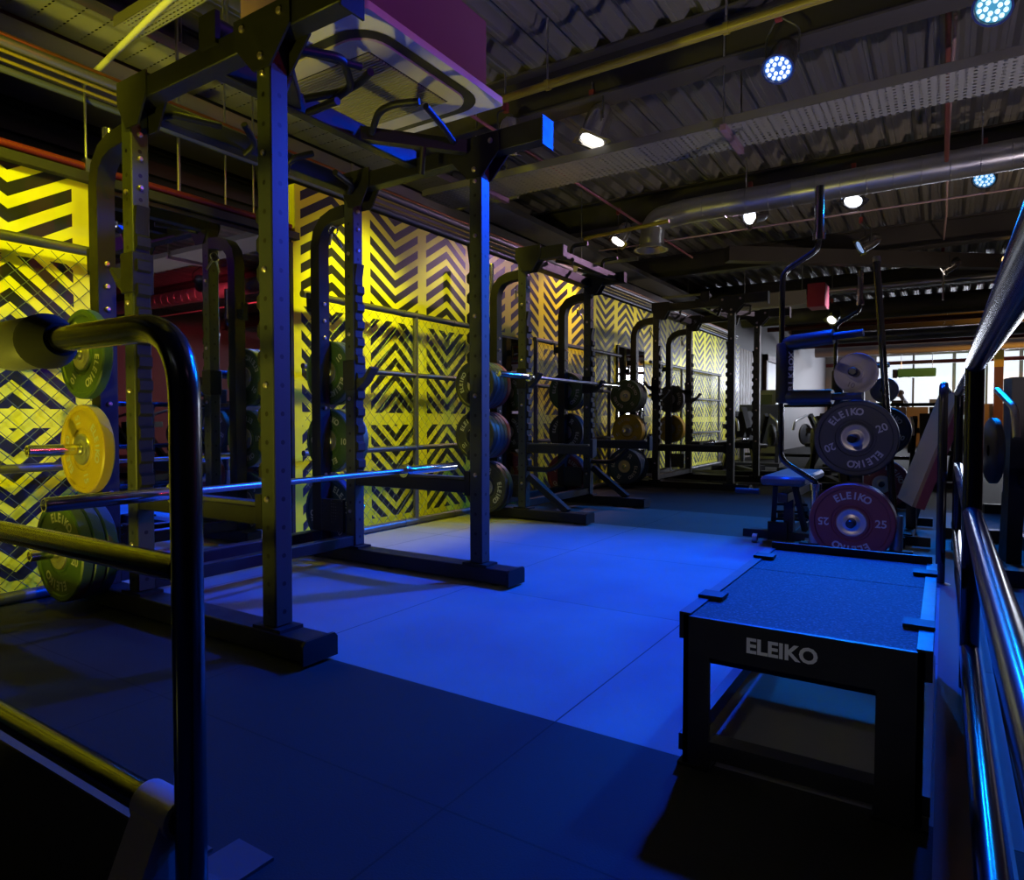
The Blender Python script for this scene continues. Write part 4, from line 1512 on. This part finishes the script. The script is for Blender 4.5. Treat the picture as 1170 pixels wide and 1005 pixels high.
yp = pipe([(-3.2, 4.02, 3.10), (9, 3.90, 3.10)], 0.027, YPIPE, 'yellow lit pipe crossing under the ceiling behind the air conditioner')
for x in (0.9, 2.1, 3.3):
    MB().cyl((x, -0.012 * x, 0.03), (x, -0.012 * x, 0.45), 0.007, 8).build('hanger_rod', SATIN, yp)
    MB().lathe([(0.028, -0.015), (0.036, -0.015), (0.036, 0.015), (0.028, 0.015)], o=(x, -0.0098 * x, 0), axis=(1, 0, 0), n=14).build('pipe_clamp', YPIPE, yp)
pipe([(-2.9, 0.5, 3.02), (-2.9, 9.0, 3.02)], 0.013, mat('magenta_conduit', (0.30, 0.09, 0.12), 0.45), 'thin dark red conduit running along the ceiling past the duct outlet')
pipe([(-3.3, 6.55, 2.78), (-2.35, 6.55, 2.82)], 0.02, YPIPE, 'short yellow pipe left of the duct outlet')
pipe([(0.02, 5.2, 3.42), (-0.01, 7.0, 3.30), (-0.02, 9.6, 3.28), (-0.05, 11.0, 3.28)], 0.012, mat('pale_pink_conduit', (0.40, 0.27, 0.28), 0.4), 'pale conduit hanging down the middle of the right ceiling')
pipe([(-0.045, 11.52, 2.55), (-0.045, 11.52, 3.5)], 0.012, SATIN, 'vertical rod holding the warm spotlight', 'rod', name='hanger_rod')
pipe([(-0.02, 4.3, 3.52), (-0.02, 6.9, 3.05)], 0.018, mat('dark_red_conduit', (0.20, 0.06, 0.05), 0.45), 'dark red pipe slanting through the tray at the upper right')


def duct():
    root = thing('round_duct', 'round spiral duct crossing the ceiling, ending in a down-turned flared outlet', 'duct', (-2.66, 7.2, 3.09))
    R = 0.128
    m = MB()
    m.tube([(11.4, 0, 0.02), (0.25, 0, 0.0), (-0.10, 0, -0.04), (-0.13, 0, -0.30)], R, 28, bend=0.30, seg=10)
    for i in range(50):
        x = 0.25 + i * 0.22
        m.lathe([(R + 0.0005, -0.004), (R + 0.004, -0.002), (R + 0.004, 0.002), (R + 0.0005, 0.004)], o=(x, 0, 0.02 * (x - 0.25) / 11.15), axis=(1, 0, 0), n=28)
    m.build('duct_body', GALV, root)
    m = MB()
    m.lathe([(R, 0.04), (R + 0.012, 0.035), (R + 0.012, 0.0), (R + 0.01, -0.03), (R + 0.055, -0.075), (R + 0.06, -0.085), (R + 0.04, -0.085), (R - 0.01, -0.03)], o=(-0.13, 0, -0.28), n=32)
    m.build('flared_outlet', GALV, root)
    for x in (0.9, 2.9, 4.9):
        MB().cyl((x, 0, R), (x, 0, 0.46), 0.006, 8).build('hanger_rod', SATIN, root)


duct()
pipe([(-3.6, 7.55, 2.90), (9, 7.55, 2.90)], 0.010, mat('pale_pink_conduit', (0.40, 0.27, 0.28), 0.4), 'thin pale conduit just behind the round duct')

# exit sign box above the half rack
root = thing('emergency_light', 'twin-head emergency light with a green lamp above the half rack', 'emergency light', (-3.28, 6.45, 2.36))
MB().box(-0.02, 0.02, -0.16, 0.16, 0.0, 0.02).build('tray', GALV, root)
for y in (-0.08, 0.08):
    MB().box(-0.03, 0.03, y - 0.055, y + 0.055, 0.03, 0.11, 0.006).build('lamp_head', WHITE, root)
MB().box(-0.021, 0.024, -0.02, 0.03, 0.0, 0.012).build('green_lamp', mat('green_indicator', (0.05, 0.4, 0.1), 0.4, emit=(0.1, 1.0, 0.35), estr=0.8), root)
MB().cyl((0, 0, 0.02), (0, 0, 1.19), 0.006, 8).build('hanger_rod', SATIN, root)

# far ceiling services
for i, (y, z, r, M, nm) in enumerate(((12.2, 2.95, 0.05, GALV, 'grey pipe'), (13.3, 2.75, 0.16, BEAM, 'dark round duct'), (15.5, 2.8, 0.05, REDPIPE, 'red pipe'), (17.2, 2.7, 0.12, GALV, 'silver duct'),
                                      (19.0, 2.75, 0.07, REDPIPE, 'red sprinkler main'), (20.5, 2.9, 0.05, COPPER, 'copper pipe'), (22.0, 2.85, 0.16, mat('white_duct', (0.6, 0.6, 0.62), 0.4), 'white duct'), (24.2, 2.6, 0.06, REDPIPE, 'thin red pipe'), (24.8, 3.0, 0.05, YPIPE, 'yellow pipe'))):
    pipe([(-3.3, y, z), (8.5, y, z)], r, M, '%s crossing the far ceiling in front of the back windows' % nm if i > 4 else '%s crossing the ceiling beyond the slanting brace' % nm)
for i, (x, y, z) in enumerate(((-1.66, 12.75, 2.55), (0.02, 17.75, 2.75), (0.7, 11.35, 3.0), (-0.9, 9.3, 2.95))):
    spot_fixture((x, y, z), (x - 0.4, y - 1.0, z - 0.8) if i < 3 else (-3.6, 8.3, 1.3), (1, 0.78, 0.95), 0 if i < 3 else 230, 60, 0.8, 'lamp' if i != 1 else 'led', ('chrome lamp beyond the farthest rack', 'boxy white lamp hanging above the far windows', 'orange lamp behind the top of the right railing', 'small red-lit can lamp in front of the slanting brace')[i], tint=((0.9, 0.85, 0.8), (0.9, 0.9, 1.0), (1.0, 0.6, 0.2), (0.3, 0.5, 1.0))[i], glow=(1.5, 2.0, 2.0, 0.6)[i], hang=3.56 - z)

# red board unit hung beyond the farthest rack
root = thing('heater_unit', 'grey and red box unit hung beyond the top of the farthest rack', 'ceiling unit', (-2.3, 11.0, 2.55))
MB().box(-0.5, 0.55, -0.2, 0.2, 0.0, 0.22, 0.01).build('casing', GREYW, root)
MB().box(0.55, 0.80, -0.2, 0.2, -0.05, 0.30, 0.01).build('red_end', mat('red_casing', (0.22, 0.012, 0.035), 0.5), root)
for x in (-0.4, 0.45):
    MB().cyl((x, 0, 0.22), (x, 0, 1.0), 0.008, 8).build('hanger_rod', SATIN, root)


# ------------------------------------------------------------------ background equipment
def machine(loc, rz, label, kind=0, s=1.0):
    root = thing('leverage_machine', label, 'gym machine', loc, (0, 0, rz))
    root.scale = (s, s, s)
    m = MB()
    m.box(-0.05, 0.05, -0.7, 0.7, 0.0, 0.08)
    m.box(-0.45, 0.45, -0.72, -0.64, 0.0, 0.08)
    m.box(-0.45, 0.45, 0.62, 0.70, 0.0, 0.08)
    m.build('base', RACK, root)
    m = MB()
    if kind == 0:
        m.beam((0, -0.55, 0.05), (0, 0.35, 1.05), 0.08, 0.10)
        m.beam((0.25, 0.6, 0.05), (0.25, -0.1, 0.95), 0.06, 0.08)
        m.beam((-0.25, 0.6, 0.05), (-0.25, -0.1, 0.95), 0.06, 0.08)
        m.box(-0.35, 0.35, 0.25, 0.33, 0.72, 0.80)
    else:
        poly = [(-0.08, 0.0), (0.10, 0.0), (0.02, 0.45), (0.05, 0.85), (0.06, 1.02), (-0.12, 1.02), (-0.12, 0.80), (-0.10, 0.42)]
        m.prism(poly, 'x', -0.24, -0.17)
        m.prism([(a + 0.25, b) for a, b in poly], 'x', 0.17, 0.24)
        m.box(-0.24, 0.24, -0.05, 0.05, 0.30, 0.38)
    m.build('frame', RACK, root)
    m = MB()
    m.box(-0.2, 0.2, -0.35, 0.05, 0.42, 0.49, 0.02)
    m.build('seat', RUBBER, root)
    m = MB()
    m.beam((0, 0.10, 0.48), (0, 0.32, 1.0), 0.34, 0.07)
    m.build('back_pad', RUBBER, root)
    for x in (-0.34, 0.30):
        m = MB()
        m.lathe([(0.03, 0.0), (0.17, 0.0), (0.18, 0.008), (0.18, 0.035), (0.17, 0.042), (0.03, 0.042)], o=(x, -0.12, 0.62), axis=(1, 0, 0), n=28)
        m.build('weight_disc', PLASTIC, root)
    for x in (-0.3, 0.3):
        MB().tube([(x, -0.1, 0.95), (x, -0.45, 0.85), (x, -0.5, 0.70)], 0.018, 10, bend=0.05).build('lever_handle', SATIN, root)
    return root


machine((-2.55, 10.75, 0), 0.5, 'black machine with slanted frame just beyond the front uprights of the far rack', 0, 0.95)
machine((-1.55, 11.6, 0), -0.4, 'black slanted machine framed between the far rack and the tall cambered bar', 0, 0.95)
machine((-1.15, 9.4, 0), 0.3, 'black leg machine behind the bench seat', 0, 0.9)
machine((-0.10, 10.2, 0), 0.1, 'black machine half hidden by the large black plate', 0, 0.9)
machine((0.55, 4.9, 0), 0.15, 'first black plate-loaded machine behind the long railing', 1, 1.05)
machine((0.85, 6.7, 0), 0.15, 'second black plate-loaded machine behind the long railing', 1, 1.0)
machine((1.25, 8.6, 0), 0.15, 'third black plate-loaded machine behind the long railing', 1, 1.0)
machine((2.6, 5.0, 0), 1.2, 'black machine out on the open floor beyond the railing', 0, 1.0)
root = thing('leg_press_board', 'upright flat black board of a leg press beyond the farthest rack', 'gym machine', (-2.80, 12.6, 0))
MB().box(-0.36, 0.36, -0.03, 0.03, 0.35, 1.10, 0.01).build('board', PLASTIC, root)
m = MB()
for x in (-0.3, 0.3):
    m.box(x - 0.03, x + 0.03, -0.03, 0.03, 0.06, 0.40)
m.box(-0.4, 0.4, -0.3, 0.3, 0.0, 0.06)
m.build('stand', RACK, root)

# partitions and desk by the windows
PT = mat('tan_partition', (0.36, 0.26, 0.13), 0.6)
PD = mat('dark_partition', (0.06, 0.05, 0.06), 0.6)
for x0, x1, M, lab in ((-1.60, -1.02, PD, 'dark desk panel below the person'), (-1.0, -0.42, PT, 'tan desk panel below the person'), (-0.40, 0.10, PD, 'dark desk panel right of the tan panel'), (0.72, 1.55, PT, 'tan partition behind the right railing post'), (1.57, 1.95, PD, 'dark partition right of the tan partition')):
    h = 1.30 if x0 > 0.5 else 1.22
    o = MB().box(-(x1 - x0) / 2, (x1 - x0) / 2, -0.25, 0.25, 0, h, 0.01).build('reception_counter', M)
    o.location = ((x0 + x1) / 2, 24.5, 0)
    tag(o, lab, 'counter')
o = thing('monitor', 'pale monitor on the dark desk panel', 'monitor', (-0.15, 24.5, 1.22))
MB().box(-0.25, 0.25, -0.02, 0.02, 0.05, 0.24).build('screen', mat('pale_screen', (0.3, 0.33, 0.4), 0.3), o)
MB().box(-0.05, 0.05, -0.08, 0.08, 0, 0.05).build('stand', PLASTIC, o)
o = thing('monitor', 'dark monitor the person leans over', 'monitor', (-1.25, 24.5, 1.22))
MB().box(-0.17, 0.17, -0.02, 0.02, 0.03, 0.22).build('screen', PLASTIC, o)
MB().box(-0.05, 0.05, -0.08, 0.08, 0, 0.04).build('stand', PLASTIC, o)
# steel column, yellow above and brick below, with a slanted brace
root = thing('steel_column', 'square column painted yellow at the top, by the right windows', 'column', (1.30, 24.0, 0))
MB().box(-0.11, 0.11, -0.11, 0.11, 0, 2.35).build('lower_shaft', mat('brown_column', (0.16, 0.06, 0.05), 0.6), root)
MB().box(-0.115, 0.115, -0.115, 0.115, 2.35, 3.2).build('upper_shaft', mat('yellow_column', (0.62, 0.42, 0.02), 0.5), root)
MB().beam((0.05, -0.02, 2.9), (1.6, -0.02, 4.6 - 1.15), 0.2, 0.2).build('slanted_brace', mat('orange_brace', (0.50, 0.26, 0.08), 0.55), root)
o = MB().box(-0.13, 0.13, -0.02, 0.02, 0, 1.35).build('hanging_banner', mat('green_banner', (0.14, 0.42, 0.02), 0.5))
o.location = (0.80, 25.5, 1.45)
for x in (-0.1, 0.1):
    MB().cyl((x, 0, 1.35), (x, 0, 2.12), 0.008, 8).build('hanging_cord', SATIN, o)
tag(o, 'bright green hanging banner between window and yellow column', 'banner')
root = thing('green_unit', 'green lit fan coil unit hanging in front of the far window', 'ceiling unit', (-0.72, 23.5, 2.1))
MB().box(-0.50, 0.50, -0.2, 0.2, 0.0, 0.26, 0.03).build('casing', mat('casing_green_light', (0.12, 0.40, 0.10), 0.45), root)  # green light on the casing is painted into its colour
MB().box(-0.62, -0.50, -0.22, 0.22, -0.02, 0.24).build('end_panel', PLASTIC, root)
for x in (-0.4, 0.4):
    MB().cyl((x, 0, 0.26), (x, 0, 1.1), 0.01, 8).build('hanger_rod', SATIN, root)
root = thing('white_cooler', 'white narrow cabinet at the end of the mural', 'cabinet', (-3.15, 14.9, 0))
MB().box(-0.2, 0.2, -0.2, 0.2, 0, 1.45, 0.01).build('body', mat('white_cabinet', (0.75, 0.78, 0.85), 0.4), root)
MB().box(-0.12, 0.12, -0.22, -0.2, 0.3, 1.35).build('door', mat('cabinet_glass', (0.2, 0.25, 0.32), 0.2), root)


# ------------------------------------------------------------------ person by the windows
def person():
    root = thing('person', 'person in a dark grey shirt bending over the desk in front of the far window', 'person', (-0.98, 25.2, 0))
    J = {'pel': (0, 0, 0.96), 'sp': (-0.04, 0, 1.15), 'ch': (-0.10, 0, 1.36), 'nk': (-0.16, 0, 1.50), 'hd0': (-0.20, 0, 1.57), 'hd1': (-0.25, 0, 1.68), 'hd2': (-0.26, 0, 1.76),
         'sl': (-0.10, -0.17, 1.42), 'el': (-0.18, -0.22, 1.18), 'wl': (-0.38, -0.12, 1.22), 'hl': (-0.47, -0.10, 1.23),
         'sr': (-0.10, 0.17, 1.42), 'er': (-0.18, 0.22, 1.18), 'wr': (-0.38, 0.12, 1.22), 'hr': (-0.47, 0.10, 1.23),
         'tl': (0, -0.10, 0.90), 'kl': (-0.03, -0.11, 0.50), 'al': (0.02, -0.11, 0.09), 'fl': (-0.13, -0.12, 0.04),
         'tr': (0, 0.10, 0.90), 'kr': (-0.03, 0.11, 0.50), 'ar': (0.02, 0.11, 0.09), 'fr': (-0.13, 0.12, 0.04)}
    rad = {'pel': .14, 'sp': .13, 'ch': .15, 'nk': .06, 'hd0': .07, 'hd1': .10, 'hd2': .075, 'sl': .065, 'el': .045, 'wl': .032, 'hl': .035, 'sr': .065, 'er': .045, 'wr': .032, 'hr': .035,
           'tl': .09, 'kl': .06, 'al': .042, 'fl': .04, 'tr': .09, 'kr': .06, 'ar': .042, 'fr': .04}
    E_ = [('pel', 'sp'), ('sp', 'ch'), ('ch', 'nk'), ('nk', 'hd0'), ('hd0', 'hd1'), ('hd1', 'hd2'), ('ch', 'sl'), ('sl', 'el'), ('el', 'wl'), ('wl', 'hl'), ('ch', 'sr'), ('sr', 'er'), ('er', 'wr'), ('wr', 'hr'),
          ('pel', 'tl'), ('tl', 'kl'), ('kl', 'al'), ('al', 'fl'), ('pel', 'tr'), ('tr', 'kr'), ('kr', 'ar'), ('ar', 'fr')]
    ks = list(J)
    me = bpy.data.meshes.new('body')
    me.from_pydata([J[k] for k in ks], [(ks.index(a), ks.index(b)) for a, b in E_], [])
    o = bpy.data.objects.new('body', me)
    C.objects.link(o)
    o.parent = root
    o.modifiers.new('skin', 'SKIN')
    o.modifiers.new('sub', 'SUBSURF').levels = 1
    o.modifiers['sub'].render_levels = 2
    for i, k in enumerate(ks):
        sv = me.skin_vertices[0].data[i]
        sv.radius = (rad[k], rad[k])
        sv.use_root = (k == 'pel')
    me.materials.append(mat('dark_shirt', (0.05, 0.05, 0.07), 0.7))
    h = MB().sphere((-0.235, 0, 1.70), 0.108, 14, 10, (1.05, 0.9, 0.9))
    h.build('hair', mat('short_dark_hair', (0.04, 0.025, 0.02), 0.7), root)
    f = MB().sphere((-0.275, 0, 1.655), 0.085, 14, 10, (0.9, 0.85, 1.15))
    f.sphere((-0.36, 0, 1.655), 0.018, 8, 6)
    f.build('face', mat('skin', (0.45, 0.26, 0.19), 0.6), root)


person()
